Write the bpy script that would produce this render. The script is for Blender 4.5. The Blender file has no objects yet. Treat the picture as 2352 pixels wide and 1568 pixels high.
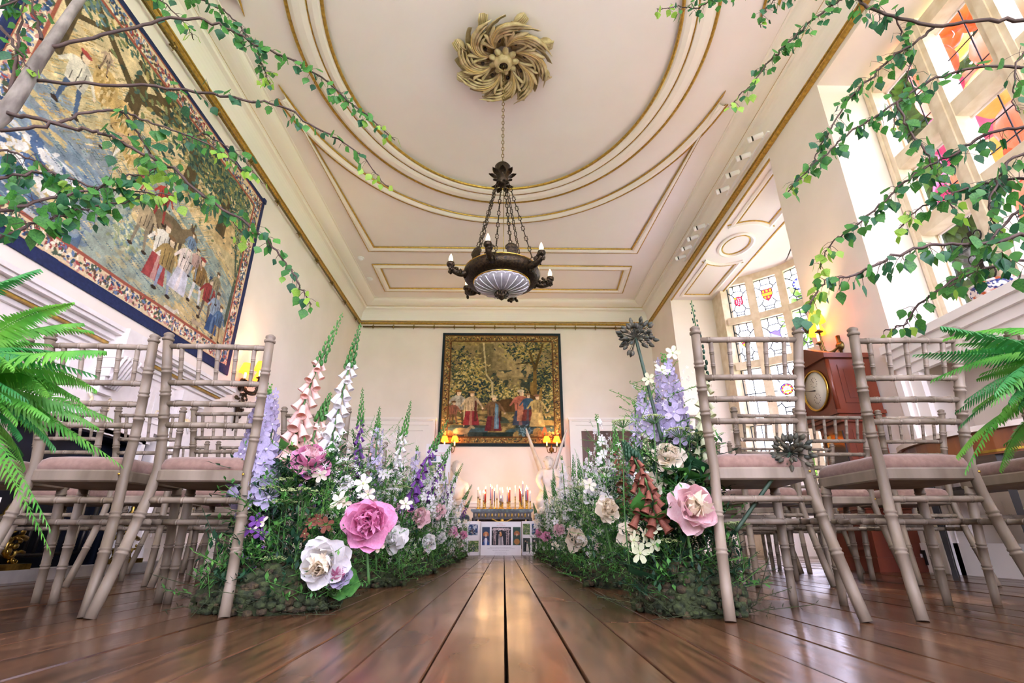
import bpy, math, random
import numpy as np
from mathutils import Vector, Matrix, Euler
random.seed(7); RNG = np.random.default_rng(7)
SC = bpy.context.scene
COL = SC.collection
PI = math.pi

# ---------------------------------------------------------------- camera
PITCH, YAW, CAM_H, F_PX = math.radians(21.5), math.radians(.875), .22, 1157.
cam_d = bpy.data.cameras.new('camera'); cam = bpy.data.objects.new('camera', cam_d); COL.objects.link(cam)
cam_d.sensor_width = 36.; cam_d.lens = 36. * F_PX / 2352.; cam_d.clip_start = .02; cam_d.clip_end = 200
cam.location = (0, 0, CAM_H); cam.rotation_euler = (PI/2 + PITCH, 0, -YAW)
cam_d.dof.use_dof = True; cam_d.dof.focus_distance = 2.2; cam_d.dof.aperture_fstop = 5.6
SC.camera = cam

# ---------------------------------------------------------------- light of the place
SC.view_settings.view_transform = 'Standard'; SC.view_settings.look = 'None'
SC.view_settings.exposure = 2.58; SC.view_settings.gamma = 1.0; SC.view_settings.use_curve_mapping = False
SC.cycles.max_bounces = 8; SC.cycles.diffuse_bounces = 5; SC.cycles.glossy_bounces = 3
SC.cycles.transparent_max_bounces = 12; SC.cycles.transmission_bounces = 6
SC.cycles.sample_clamp_indirect = 6.0; SC.cycles.caustics_reflective = False; SC.cycles.caustics_refractive = False
world = bpy.data.worlds.new('sky'); SC.world = world; world.use_nodes = True
wn = world.node_tree.nodes; wl = world.node_tree.links
bg = wn['Background']; bg.inputs['Color'].default_value = (.955, .925, 1.24, 1); bg.inputs['Strength'].default_value = 5.6
sun_d = bpy.data.lights.new('sun', 'SUN'); sun_d.energy = 6.0; sun_d.angle = .03; sun_d.color = (1, .93, .82)
sun = bpy.data.objects.new('sun', sun_d); COL.objects.link(sun)
sun.rotation_euler = Vector((-.42, -.14, -.90)).to_track_quat('-Z', 'Y').to_euler()
def portal(loc, rot, sx, sy):
    d = bpy.data.lights.new('window_daylight', 'AREA'); d.shape = 'RECTANGLE'; d.size = sx; d.size_y = sy
    d.cycles.is_portal = True
    o = bpy.data.objects.new('window_daylight', d); COL.objects.link(o); o.location = loc; o.rotation_euler = rot
# rect lights that only guide sky sampling: local -Z looks into the room
portal((4.02, 6.62, 2.4), (0, PI/2, 0), 4.2, 3.7)
portal((3.80, 1.95, 3.05), (0, PI/2, 0), 2.7, 3.7)
portal((3.72, -1.15, 3.0), (0, PI/2, 0), 2.8, 2.0)
portal((-1.6, -2.62, 2.6), (PI/2, 0, 0), 1.1, 3.4)
portal((1.6, -2.62, 2.6), (PI/2, 0, 0), 1.1, 3.4)

# ---------------------------------------------------------------- helpers
def lin(c):
    if isinstance(c, str):
        c = [int(c[i:i+2], 16)/255 for i in (0, 2, 4)]
    return tuple(((x/12.92) if x <= .04045 else ((x+.055)/1.055)**2.4) for x in c)

def px(x, y, d):          # photo pixel -> point at depth d (metres along the room)
    u, v = x-1176, 784-y
    f = F_PX*math.cos(PITCH)-v*math.sin(PITCH); up = v*math.cos(PITCH)+F_PX*math.sin(PITCH)
    X = u*math.cos(YAW)+f*math.sin(YAW); Y = -u*math.sin(YAW)+f*math.cos(YAW)
    t = d/Y
    return Vector((X*t, d, CAM_H+up*t))

MATS = {}
def mat(name, c1, c2=None, scale=6., rough=.5, metal=0., bump=0., stretch=(1, 1, 1), transl=0., emis=None, es=0., spec=.5,
        detail=4., coords='Object', bscale=None, sheen=0., coat=0., blend=(.35, .65), rand=0.):
    if name in MATS: return MATS[name]
    m = bpy.data.materials.new(name); m.use_nodes = True; MATS[name] = m
    nt = m.node_tree; n = nt.nodes; l = nt.links
    p = n['Principled BSDF']; out = n['Material Output']
    a = lin(c1); b = lin(c2) if c2 else a
    p.inputs['Base Color'].default_value = (*a, 1)
    p.inputs['Roughness'].default_value = rough; p.inputs['Metallic'].default_value = metal
    p.inputs['Specular IOR Level'].default_value = spec
    if sheen: p.inputs['Sheen Weight'].default_value = sheen
    if coat: p.inputs['Coat Weight'].default_value = coat; p.inputs['Coat Roughness'].default_value = .15
    col = None
    if c2 or bump:
        tc = n.new('ShaderNodeTexCoord'); mp = n.new('ShaderNodeMapping'); mp.inputs['Scale'].default_value = stretch
        l.new(tc.outputs[coords], mp.inputs['Vector'])
        ns = n.new('ShaderNodeTexNoise'); ns.inputs['Scale'].default_value = scale; ns.inputs['Detail'].default_value = detail
        l.new(mp.outputs['Vector'], ns.inputs['Vector'])
        if c2:
            cr = n.new('ShaderNodeValToRGB'); cr.color_ramp.elements[0].position = blend[0]; cr.color_ramp.elements[1].position = blend[1]
            cr.color_ramp.elements[0].color = (*a, 1); cr.color_ramp.elements[1].color = (*b, 1)
            l.new(ns.outputs['Fac'], cr.inputs['Fac']); l.new(cr.outputs['Color'], p.inputs['Base Color']); col = cr.outputs['Color']
        if bump:
            bp = n.new('ShaderNodeBump'); bp.inputs['Strength'].default_value = bump; bp.inputs['Distance'].default_value = .02
            if bscale:
                n2 = n.new('ShaderNodeTexNoise'); n2.inputs['Scale'].default_value = bscale; l.new(mp.outputs['Vector'], n2.inputs['Vector'])
                l.new(n2.outputs['Fac'], bp.inputs['Height'])
            else: l.new(ns.outputs['Fac'], bp.inputs['Height'])
            l.new(bp.outputs['Normal'], p.inputs['Normal'])
    if rand:
        oi = n.new('ShaderNodeObjectInfo'); hs = n.new('ShaderNodeHueSaturation')
        mr = n.new('ShaderNodeMapRange'); mr.inputs['To Min'].default_value = 1-rand; mr.inputs['To Max'].default_value = 1+rand
        l.new(oi.outputs['Random'], mr.inputs['Value']); l.new(mr.outputs['Result'], hs.inputs['Value'])
        if col: l.new(col, hs.inputs['Color'])
        else: hs.inputs['Color'].default_value = (*a, 1)
        l.new(hs.outputs['Color'], p.inputs['Base Color']); col = hs.outputs['Color']
    if emis:
        p.inputs['Emission Color'].default_value = (*lin(emis), 1); p.inputs['Emission Strength'].default_value = es
    if transl:
        t = n.new('ShaderNodeBsdfTranslucent'); mx = n.new('ShaderNodeMixShader'); mx.inputs['Fac'].default_value = transl
        if col: l.new(col, t.inputs['Color'])
        else: t.inputs['Color'].default_value = (*a, 1)
        l.new(p.outputs['BSDF'], mx.inputs[1]); l.new(t.outputs['BSDF'], mx.inputs[2]); l.new(mx.outputs['Shader'], out.inputs['Surface'])
    return m

def glass(name, tint, gl=.06, milk=0.):
    if name in MATS: return MATS[name]
    m = bpy.data.materials.new(name); m.use_nodes = True; MATS[name] = m
    n = m.node_tree.nodes; l = m.node_tree.links; n.clear()
    o = n.new('ShaderNodeOutputMaterial'); t = n.new('ShaderNodeBsdfTransparent'); g = n.new('ShaderNodeBsdfGlossy'); mx = n.new('ShaderNodeMixShader')
    t.inputs['Color'].default_value = (*lin(tint), 1); g.inputs['Roughness'].default_value = .04; mx.inputs['Fac'].default_value = gl
    src = t.outputs['BSDF']
    if milk:
        d = n.new('ShaderNodeBsdfTranslucent'); d.inputs['Color'].default_value = (*lin(tint), 1); m2 = n.new('ShaderNodeMixShader')
        m2.inputs['Fac'].default_value = milk; l.new(src, m2.inputs[1]); l.new(d.outputs['BSDF'], m2.inputs[2]); src = m2.outputs['Shader']
    l.new(src, mx.inputs[1]); l.new(g.outputs['BSDF'], mx.inputs[2]); l.new(mx.outputs['Shader'], o.inputs['Surface'])
    return m

def vcol_mat(name, rough=.9, weave=0., sheen=0.):
    if name in MATS: return MATS[name]
    m = bpy.data.materials.new(name); m.use_nodes = True; MATS[name] = m
    n = m.node_tree.nodes; l = m.node_tree.links; p = n['Principled BSDF']
    a = n.new('ShaderNodeAttribute'); a.attribute_name = 'Col'; l.new(a.outputs['Color'], p.inputs['Base Color'])
    p.inputs['Roughness'].default_value = rough; p.inputs['Specular IOR Level'].default_value = .2
    if weave:
        tc = n.new('ShaderNodeTexCoord'); w = n.new('ShaderNodeTexWave'); w.inputs['Scale'].default_value = 60; w.inputs['Distortion'].default_value = 2
        l.new(tc.outputs['Object'], w.inputs['Vector']); b = n.new('ShaderNodeBump'); b.inputs['Strength'].default_value = weave; b.inputs['Distance'].default_value = .004
        l.new(w.outputs['Fac'], b.inputs['Height']); l.new(b.outputs['Normal'], p.inputs['Normal'])
    return m

class MB:
    def __init__(s): s.v = []; s.f = []; s.sm = []; s.mi = []
    def add(s, vs, fs, sm=False, mi=0):
        k = len(s.v); s.v += [tuple(v) for v in vs]
        for f in fs: s.f.append(tuple(k+i for i in f)); s.sm.append(sm); s.mi.append(mi)
        return s
    def box(s, c, d, rz=0., mi=0, R=None):
        x, y, z = d[0]/2, d[1]/2, d[2]/2
        vs = [Vector((a*x, b*y, e*z)) for a in (-1, 1) for b in (-1, 1) for e in (-1, 1)]
        M = R if R is not None else Matrix.Rotation(rz, 3, 'Z')
        vs = [M @ v + Vector(c) for v in vs]
        return s.add(vs, [(0, 1, 3, 2), (4, 6, 7, 5), (0, 4, 5, 1), (2, 3, 7, 6), (0, 2, 6, 4), (1, 5, 7, 3)], False, mi)
    def b2(s, lo, hi, mi=0):
        return s.box([(a+b)/2 for a, b in zip(lo, hi)], [abs(b-a) for a, b in zip(lo, hi)], mi=mi)
    def tube(s, pts, r, n=8, caps=True, sm=True, mi=0, flat=1.):
        pts = [Vector(p) for p in pts]; m = len(pts)
        if not hasattr(r, '__len__'): r = [r]*m
        T = [(pts[min(i+1, m-1)]-pts[max(i-1, 0)]).normalized() for i in range(m)]
        up = Vector((0, 0, 1)) if abs(T[0].z) < .9 else Vector((1, 0, 0))
        N = (up-T[0]*up.dot(T[0])).normalized(); vs = []
        for i in range(m):
            N = (N-T[i]*N.dot(T[i])); N = N.normalized() if N.length > 1e-6 else T[i].orthogonal().normalized()
            B = T[i].cross(N)
            for k in range(n):
                a = 2*PI*k/n; vs.append(pts[i]+(N*math.cos(a)+B*math.sin(a)*flat)*r[i])
        fs = [(i*n+k, i*n+(k+1) % n, (i+1)*n+(k+1) % n, (i+1)*n+k) for i in range(m-1) for k in range(n)]
        s.add(vs, fs, sm, mi)
        if caps:
            k0 = len(s.v)-m*n
            s.f.append(tuple(k0+k for k in reversed(range(n)))); s.sm.append(False); s.mi.append(mi)
            s.f.append(tuple(k0+(m-1)*n+k for k in range(n))); s.sm.append(False); s.mi.append(mi)
        return s
    def lathe(s, prof, n=16, M=None, sm=True, mi=0, sx=1., sy=1.):
        vs = []
        for r, z in prof:
            for k in range(n):
                a = 2*PI*k/n; v = Vector((r*math.cos(a)*sx, r*math.sin(a)*sy, z)); vs.append(M @ v if M else v)
        m = len(prof)
        fs = [(i*n+k, i*n+(k+1) % n, (i+1)*n+(k+1) % n, (i+1)*n+k) for i in range(m-1) for k in range(n)]
        if prof[0][0] > 1e-5: fs.append(tuple(reversed(range(n))))
        if prof[-1][0] > 1e-5: fs.append(tuple((m-1)*n+k for k in range(n)))
        return s.add(vs, fs, sm, mi)
    def ball(s, c, r, nu=10, nv=6, mi=0, M=None):
        if not hasattr(r, '__len__'): r = (r, r, r)
        vs = []; c = Vector(c)
        for j in range(nv+1):
            t = PI*j/nv
            for k in range(nu):
                a = 2*PI*k/nu; v = Vector((r[0]*math.sin(t)*math.cos(a), r[1]*math.sin(t)*math.sin(a), r[2]*math.cos(t)))
                vs.append((M @ v if M else v)+c)
        fs = [(j*nu+k, (j+1)*nu+k, (j+1)*nu+(k+1) % nu, j*nu+(k+1) % nu) for j in range(nv) for k in range(nu)]
        return s.add(vs, fs, True, mi)
    def prism(s, pts, h, M=None, mi=0):          # polygon in local xy, thickness h along +z
        n = len(pts); vs = [Vector((x, y, 0)) for x, y in pts]+[Vector((x, y, h)) for x, y in pts]
        if M: vs = [M @ v for v in vs]
        fs = [tuple(reversed(range(n))), tuple(range(n, 2*n))]+[(i, (i+1) % n, n+(i+1) % n, n+i) for i in range(n)]
        return s.add(vs, fs, False, mi)
    def sweep(s, path, prof, closed=False, mi=0, sm=False, mis=None):
        # path: xy points; prof: (offset along left normal, z)
        P = [Vector((x, y, 0)) for x, y in path]; m = len(P); vs = []
        for i in range(m):
            a = P[i]-P[i-1] if (i or closed) else P[1]-P[0]
            b = P[(i+1) % m]-P[i] if (i < m-1 or closed) else P[-1]-P[-2]
            a.normalize(); b.normalize()
            na = Vector((-a.y, a.x, 0)); nb = Vector((-b.y, b.x, 0)); nn = (na+nb)
            nn = nn.normalized() if nn.length > 1e-6 else na
            k = 1/max(.35, nn.dot(na))
            for o, z in prof: vs.append(P[i]+nn*o*k+Vector((0, 0, z)))
        q = len(prof); k0 = len(s.v); s.v += [tuple(v) for v in vs]
        for i in range(m if closed else m-1):
            j = (i+1) % m
            for t in range(q-1):
                s.f.append((k0+i*q+t, k0+j*q+t, k0+j*q+t+1, k0+i*q+t+1)); s.sm.append(sm); s.mi.append(mis[t] if mis else mi)
        return s
    def mesh(s, name, *mats):
        me = bpy.data.meshes.new(name); me.from_pydata(s.v, [], s.f)
        me.polygons.foreach_set('use_smooth', s.sm)
        if len(mats) > 1: me.polygons.foreach_set('material_index', s.mi)
        for m in mats: me.materials.append(m)
        me.update(); return me

def tag(o, label=None, cat=None, group=None, kind=None):
    if label: o['label'] = label
    if cat: o['category'] = cat
    if group: o['group'] = group
    if kind: o['kind'] = kind
    return o
def inst(name, me, parent=None, loc=(0, 0, 0), rot=(0, 0, 0), scale=(1, 1, 1), **k):
    o = bpy.data.objects.new(name, me); COL.objects.link(o); o.location = loc
    o.rotation_euler = rot; o.scale = scale if hasattr(scale, '__len__') else (scale,)*3
    if parent: o.parent = parent
    return tag(o, **k)
def obj(name, mb, m, parent=None, loc=(0, 0, 0), rot=(0, 0, 0), **k):
    ms = m if isinstance(m, (list, tuple)) else [m]
    return inst(name, mb.mesh(name, *ms), parent, loc, rot, **k)
def empty(name, loc=(0, 0, 0), rz=0., parent=None, **k):
    o = bpy.data.objects.new(name, None); COL.objects.link(o); o.location = loc; o.rotation_euler = (0, 0, rz); o.empty_display_size = .05
    if parent: o.parent = parent
    return tag(o, **k)
def struct(name, mb, m, parent=None, **k):
    o = obj(name, mb, m, parent, **k)
    if not parent: o['kind'] = 'structure'
    return o
def curve_pts(ctrl, n=8):
    c = [Vector(p) for p in ctrl]; c = [c[0]*2-c[1]]+c+[c[-1]*2-c[-2]]; out = []
    for i in range(1, len(c)-2):
        for k in range(n):
            t = k/n; a, b, d, e = c[i-1], c[i], c[i+1], c[i+2]
            out.append(.5*((2*b)+(d-a)*t+(2*a-5*b+4*d-e)*t*t+(3*b-a-3*d+e)*t**3))
    return out+[c[-2]]
def ellipse(cx, cy, a, b, n=96, t0=0., t1=2*PI, end=False):
    return [(cx+a*math.cos(t0+(t1-t0)*i/n), cy+b*math.sin(t0+(t1-t0)*i/n)) for i in range(n+(1 if end else 0))]

# ---------------------------------------------------------------- materials
M_WALL = mat('cream_wall_paint', 'efe5da', 'e9dfd3', scale=2., rough=.7, spec=.25)
M_CEIL = mat('ceiling_plaster', 'f1eae9', 'eee6e4', scale=1.5, rough=.75, spec=.2)
M_TRIM = mat('white_joinery_paint', 'f2ece6', rough=.45, spec=.4)
M_GILT = mat('gilding', 'd0a84c', 'a8863e', scale=30, rough=.4, metal=.6)
M_BRASS = mat('polished_brass', 'c9a24a', rough=.25, metal=1.)
M_DBRASS = mat('dull_brass', '8f7a45', '6e5c34', scale=40, rough=.35, metal=.9)
M_STONE = mat('window_stone', 'e6d8c0', 'd6c4a6', scale=9, rough=.8, bump=.15)
M_LEAD = mat('lead_came', '3a3f42', rough=.5, metal=.6)
M_GLASS = glass('window_glass', 'fbfdfc')
M_DIMGLASS = glass('darker_dimmed_window_glass', '88888e')  # grey tint put in to dim daylight on the reveal and outside view
M_DIMBAYGLASS = glass('dimmed_window_glass', 'd6d6d8')  # lighter tint, added to tone down the sky behind the bay leading
M_IRON = mat('black_iron', '2a2826', '3a3430', scale=20, rough=.45, metal=.7)
M_BRONZE = mat('dark_bronze', '241f1c', '4a3a26', scale=60, rough=.42, metal=.75, bump=.3)
M_MARBLE = mat('white_marble', 'eee6dc', 'dccfc2', scale=7, rough=.35, bump=.03)
M_WHITE = mat('white_board', 'efeef2', rough=.6)
# ================================================================= ROOM
XL, XR, YF, YB, ZC = -3.13, 3.13, -2.5, 10.0, 5.0
YR, CXC = 3.86, -.03                       # ceiling rose

# ---- floor and planks
def floor_mat():
    m = bpy.data.materials.new('old_oak_boards'); m.use_nodes = True; n = m.node_tree.nodes; l = m.node_tree.links; p = n['Principled BSDF']
    g = n.new('ShaderNodeNewGeometry'); oi = n.new('ShaderNodeObjectInfo')
    mp = n.new('ShaderNodeMapping'); mp.inputs['Scale'].default_value = (1, .09, 1)
    off = n.new('ShaderNodeVectorMath'); off.operation = 'SCALE'; cmb = n.new('ShaderNodeCombineXYZ')
    l.new(oi.outputs['Random'], cmb.inputs[0]); l.new(oi.outputs['Random'], cmb.inputs[1]); l.new(cmb.outputs[0], off.inputs[0]); off.inputs['Scale'].default_value = 37.
    ad = n.new('ShaderNodeVectorMath'); ad.operation = 'ADD'; l.new(g.outputs['Position'], ad.inputs[0]); l.new(off.outputs[0], ad.inputs[1])
    l.new(ad.outputs[0], mp.inputs['Vector'])
    n1 = n.new('ShaderNodeTexNoise'); n1.inputs['Scale'].default_value = 45; n1.inputs['Detail'].default_value = 6; n1.inputs['Distortion'].default_value = .4; l.new(mp.outputs[0], n1.inputs['Vector'])
    n2 = n.new('ShaderNodeTexNoise'); n2.inputs['Scale'].default_value = 3.2; n2.inputs['Detail'].default_value = 5; mp2 = n.new('ShaderNodeMapping'); mp2.inputs['Scale'].default_value = (1, .45, 1); l.new(ad.outputs[0], mp2.inputs['Vector']); l.new(mp2.outputs[0], n2.inputs['Vector'])
    r1 = n.new('ShaderNodeValToRGB'); e = r1.color_ramp.elements
    e[0].position = .30; e[0].color = (*lin('3a281b'), 1); e[1].position = .72; e[1].color = (*lin('7a5638'), 1); x = e.new(.5); x.color = (*lin('5e402b'), 1)
    l.new(n1.outputs['Fac'], r1.inputs['Fac'])
    r2 = n.new('ShaderNodeValToRGB'); e = r2.color_ramp.elements; e[0].position = .36; e[0].color = (.50, .47, .45, 1); e[1].position = .62; e[1].color = (1, 1, 1, 1)
    l.new(n2.outputs['Fac'], r2.inputs['Fac'])
    mx = n.new('ShaderNodeMixRGB'); mx.blend_type = 'MULTIPLY'; mx.inputs['Fac'].default_value = .75
    l.new(r1.outputs[0], mx.inputs[1]); l.new(r2.outputs[0], mx.inputs[2])
    hs = n.new('ShaderNodeHueSaturation'); mr = n.new('ShaderNodeMapRange'); mr.inputs['To Min'].default_value = .75; mr.inputs['To Max'].default_value = 1.2
    l.new(oi.outputs['Random'], mr.inputs['Value']); l.new(mr.outputs[0], hs.inputs['Value']); l.new(mx.outputs[0], hs.inputs['Color']); l.new(hs.outputs[0], p.inputs['Base Color'])
    rr = n.new('ShaderNodeMapRange'); rr.inputs['From Min'].default_value = .3; rr.inputs['From Max'].default_value = .7; rr.inputs['To Min'].default_value = .30; rr.inputs['To Max'].default_value = .14
    l.new(n2.outputs['Fac'], rr.inputs['Value']); l.new(rr.outputs[0], p.inputs['Roughness'])
    b = n.new('ShaderNodeBump'); b.inputs['Strength'].default_value = .12; b.inputs['Distance'].default_value = .006; l.new(n1.outputs['Fac'], b.inputs['Height']); l.new(b.outputs[0], p.inputs['Normal'])
    return m
M_FLOOR = floor_mat()
M_UNDER = mat('dark_gap_between_boards', '17110d', rough=.9)
floor = struct('floor', MB().b2((XL-.2, YF-.2, -.20), (5.6, YB+.2, -.024)), M_UNDER, label='dark old oak plank floor with wide shadowed joints')
def plank_mesh():
    b = MB(); c = .012; h = .5
    vs = [(-h, -h, -1), (h, -h, -1), (h, h, -1), (-h, h, -1), (-h, -h, -.14), (h, -h, -.14), (h, h, -.14), (-h, h, -.14),
          (-h+.010, -h+.001, 0), (h-.010, -h+.001, 0), (h-.010, h-.001, 0), (-h+.010, h-.001, 0)]
    b.add(vs, [(0, 1, 5, 4), (1, 2, 6, 5), (2, 3, 7, 6), (3, 0, 4, 7), (4, 5, 9, 8), (5, 6, 10, 9), (6, 7, 11, 10), (7, 4, 8, 11), (8, 9, 10, 11)])
    return b.mesh('plank', M_FLOOR)
PM = plank_mesh()
x = XL; k = 0
seams = [-.555, -.415, -.275, -.138, .006, .141, .285, .43, .57]
edges = [seams[0]-.142*i for i in range(20, 0, -1)]+seams+[seams[-1]+.144*i for i in range(1, 34)]
edges = [e for e in edges if XL-.14 < e < 5.45]
rp = random.Random(3)
for a, b in zip(edges, edges[1:]):
    y = YF-rp.uniform(0, 6)
    while y < YB:
        L = rp.uniform(7.5, 10.); y1 = min(y+L, YB); y0 = max(y, YF)
        if y1 > YF+.1 and not (a > XR+.2 and (y1 < 4.6)):
            dz = rp.uniform(-.0015, .0015)
            inst('plank', PM, floor, ((a+b)/2, (y0+y1)/2, dz), scale=(b-a-rp.uniform(.0035, .006), y1-y0-.004, .022))
        y += L

# ---- walls
struct('wall_left', MB().b2((XL-.2, YF-.2, -.1), (XL, YB+.2, ZC)), M_WALL)
struct('wall_back', MB().b2((XL-.2, YB, -.1), (XR+.25, YB+.2, ZC)), M_WALL)
wr = MB().b2((XL, YF-.2, -.1), (-2.15, YF, ZC)).b2((-1.05, YF-.2, -.1), (1.05, YF, ZC)).b2((2.15, YF-.2, -.1), (XR, YF, ZC))
for s in (-1, 1): wr.b2((s*1.05, YF-.2, -.1), (s*2.15, YF, .9)).b2((s*1.05, YF-.2, 4.3), (s*2.15, YF, ZC))
struct('wall_rear', wr, M_WALL)
w = MB()
w.b2((XR, YF-.2, 4.48), (XR+.25, YB+.2, ZC+.1))                   # band under the ceiling
w.b2((XR, 8.54, -.1), (4.02, 8.74, 4.48))                        # far cheek of the bay
w.b2((XR, 8.74, -.1), (XR+.2, YB, 4.48))
w.b2((XR, 3.73, -.1), (3.76, 4.72, 4.48)).b2((3.76, 4.56, -.1), (4.02, 4.72, 4.48))                        # pier between bay and window
w.b2((XR, YF-.2, -.1), (3.7, -2.15, 4.48)).b2((XR, -.15, -.1), (4.0, .12, 4.48)).b2((XR, -2.15, -.1), (3.7, -.15, 1.6)).b2((XR, -2.15, 4.4), (3.7, -.15, 4.7))
w.b2((XR+.25, .12, 4.48), (3.78, 4.56, 4.7)).b2((XR+.25, 4.56, 4.48), (4.02, 8.74, 4.7))
w.b2((XR, .12, 1.50), (4.0, 3.73, 1.66))                          # window ledge
w.b2((3.50, .12, -.1), (4.0, 3.73, 1.50))
w.b2((XR, .12, -.1), (3.5, 2.75, 1.5))
w.b2((XR, 3.66, -.1), (3.5, 3.73, 1.5))
struct('wall_right', w, M_WALL)
BAY = [(3.98, 8.16), (4.36, 7.93), (4.74, 7.60), (5.02, 7.12), (5.14, 6.62), (5.02, 6.12), (4.74, 5.64), (4.36, 5.31), (3.98, 5.08)]
struct('wall_bay_ceiling', MB().prism([(4.0, 4.72), (4.08, 5.0)]+[(4.4+(x-4.4)*1.0+.10*(x > 4), 6.62+(y-6.62)*1.05) for x, y in BAY[::-1]]+[(4.08, 8.24), (4.0, 8.54)], .16, Matrix.Translation((0, 0, 4.62))).b2((3.98, 4.72, 4.45), (4.03, 8.54, 4.70)), M_CEIL)
# ---- ceiling
ceil = struct('ceiling', MB().b2((XL-.2, YF-.2, ZC), (XR+.3, YB+.2, ZC+.2)), M_CEIL)
room = [(XL, YF), (XR, YF), (XR, YB), (XL, YB)]
def cove(a0, z0, a1, z1, n=7):      # concave quarter between wall and ceiling
    return [(a0+(a1-a0)*(1-math.cos(t)), z0+(z1-z0)*math.sin(t)) for t in [PI/2*i/n for i in range(n+1)]]
prof = [(.0, 4.60), (.035, 4.60)]+cove(.035, 4.61, .13, 4.845)+[(.155, 4.85), (.155, 4.885), (.175, 4.89), (.175, 4.90)]
prof += [(.20+.16*math.sin(t*PI/2), 4.905+.085*(1-math.cos(t*PI/2))) for t in [i/8 for i in range(9)]]+[(.385, 4.988), (.385, 5.0)]
struct('cornice', MB().sweep(room, prof, True), M_TRIM, ceil)
def bead(o, z, r, n=6): return [(o+r*math.cos(t), z-r*math.sin(t)) for t in [PI*i/n for i in range(n+1)]]
def rbead(o, z, r, n=8): return [(o+r*math.cos(t), z+r*math.sin(t)) for t in [2*PI*i/n for i in range(n+1)]]
struct('gilt_moulding', MB().sweep(room, [(0, 4.535), (.03, 4.535), (.045, 4.55), (.045, 4.565), (.03, 4.58), (0, 4.58)], True).sweep(room, rbead(.03, 4.605, .011), True).sweep(room, rbead(.172, 4.896, .005), True), M_GILT, ceil)
def oval(dn): return ellipse(CXC, YR, 1.797+dn, 2.15+dn, 120)
ov = MB().sweep(oval(0), [(0, 5.0), (0, 4.965), (-.03, 4.945), (-.08, 4.94), (-.125, 4.965), (-.14, 4.985), (-.15, 4.955), (-.20, 4.945), (-.27, 4.95), (-.325, 4.985), (-.34, 5.0)], True, sm=False)
struct('oval_moulding', ov, M_TRIM, ceil)
struct('oval_gilding', MB().sweep(oval(.0), rbead(.008, 4.967, .018), True).sweep(oval(.142), rbead(0, 4.978, .011), True).sweep(oval(.33), rbead(0, 4.985, .02), True), M_GILT, ceil)
def panel(path):
    W = .12
    struct('panel_moulding', MB().sweep(path, [(0, 5.0), (0, 4.982), (.02, 4.975), (.06, 4.955), (.09, 4.96), (W, 4.985), (W, 5.0)], True), M_TRIM, ceil)
    struct('panel_gilding', MB().sweep(path, rbead(-.004, 4.987, .012), True).sweep(path, rbead(W+.006, 4.987, .015), True), M_GILT, ceil)
A2, B2 = 2.56, 2.89
for s in (1, -1):
    t0 = math.asin(.44/B2)
    arc = ellipse(CXC, YR, A2, B2, 60, PI-t0, t0, True)       # left tip over the far end to the right tip
    arc = [(x, YR+s*(y-YR)) for x, y in arc]
    pth = [(2.35, YR+s*3.9), (-2.42, YR+s*3.9)]+arc
    if s < 0: pth = pth[::-1]
    panel(pth)
    y0, y1 = YR+s*4.38, YR+s*5.45
    q = [(-2.47, min(y0, y1)), (2.36, min(y0, y1)), (2.43, max(y0, y1)), (-2.47, max(y0, y1))] if s > 0 else [(-2.47, y1), (2.36, y1), (2.36, y0), (-2.47, y0)]
    panel(q)

# ---- smoke detectors
for i, (p, lb) in enumerate((((-2.63, 8.02), 'white round smoke detector on ceiling beside the long moulded panel'), ((-2.66, 8.8), 'small flat white ceiling sensor beside the end panel'))):
    t = empty('smoke_detector', (p[0], p[1], 5.0), label=lb, cat='smoke detector')
    obj('base', MB().lathe([(.06, 0), (.06, -.015), (.05, -.02), (.0, -.02)], 18), M_WHITE, t)
    obj('sensor_dome', MB().lathe([(.04, -.018), (.038, -.035 if not i else -.026), (.02, -.05 if not i else -.03), (0, -.052 if not i else -.031)], 16), M_WHITE, t)

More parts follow.
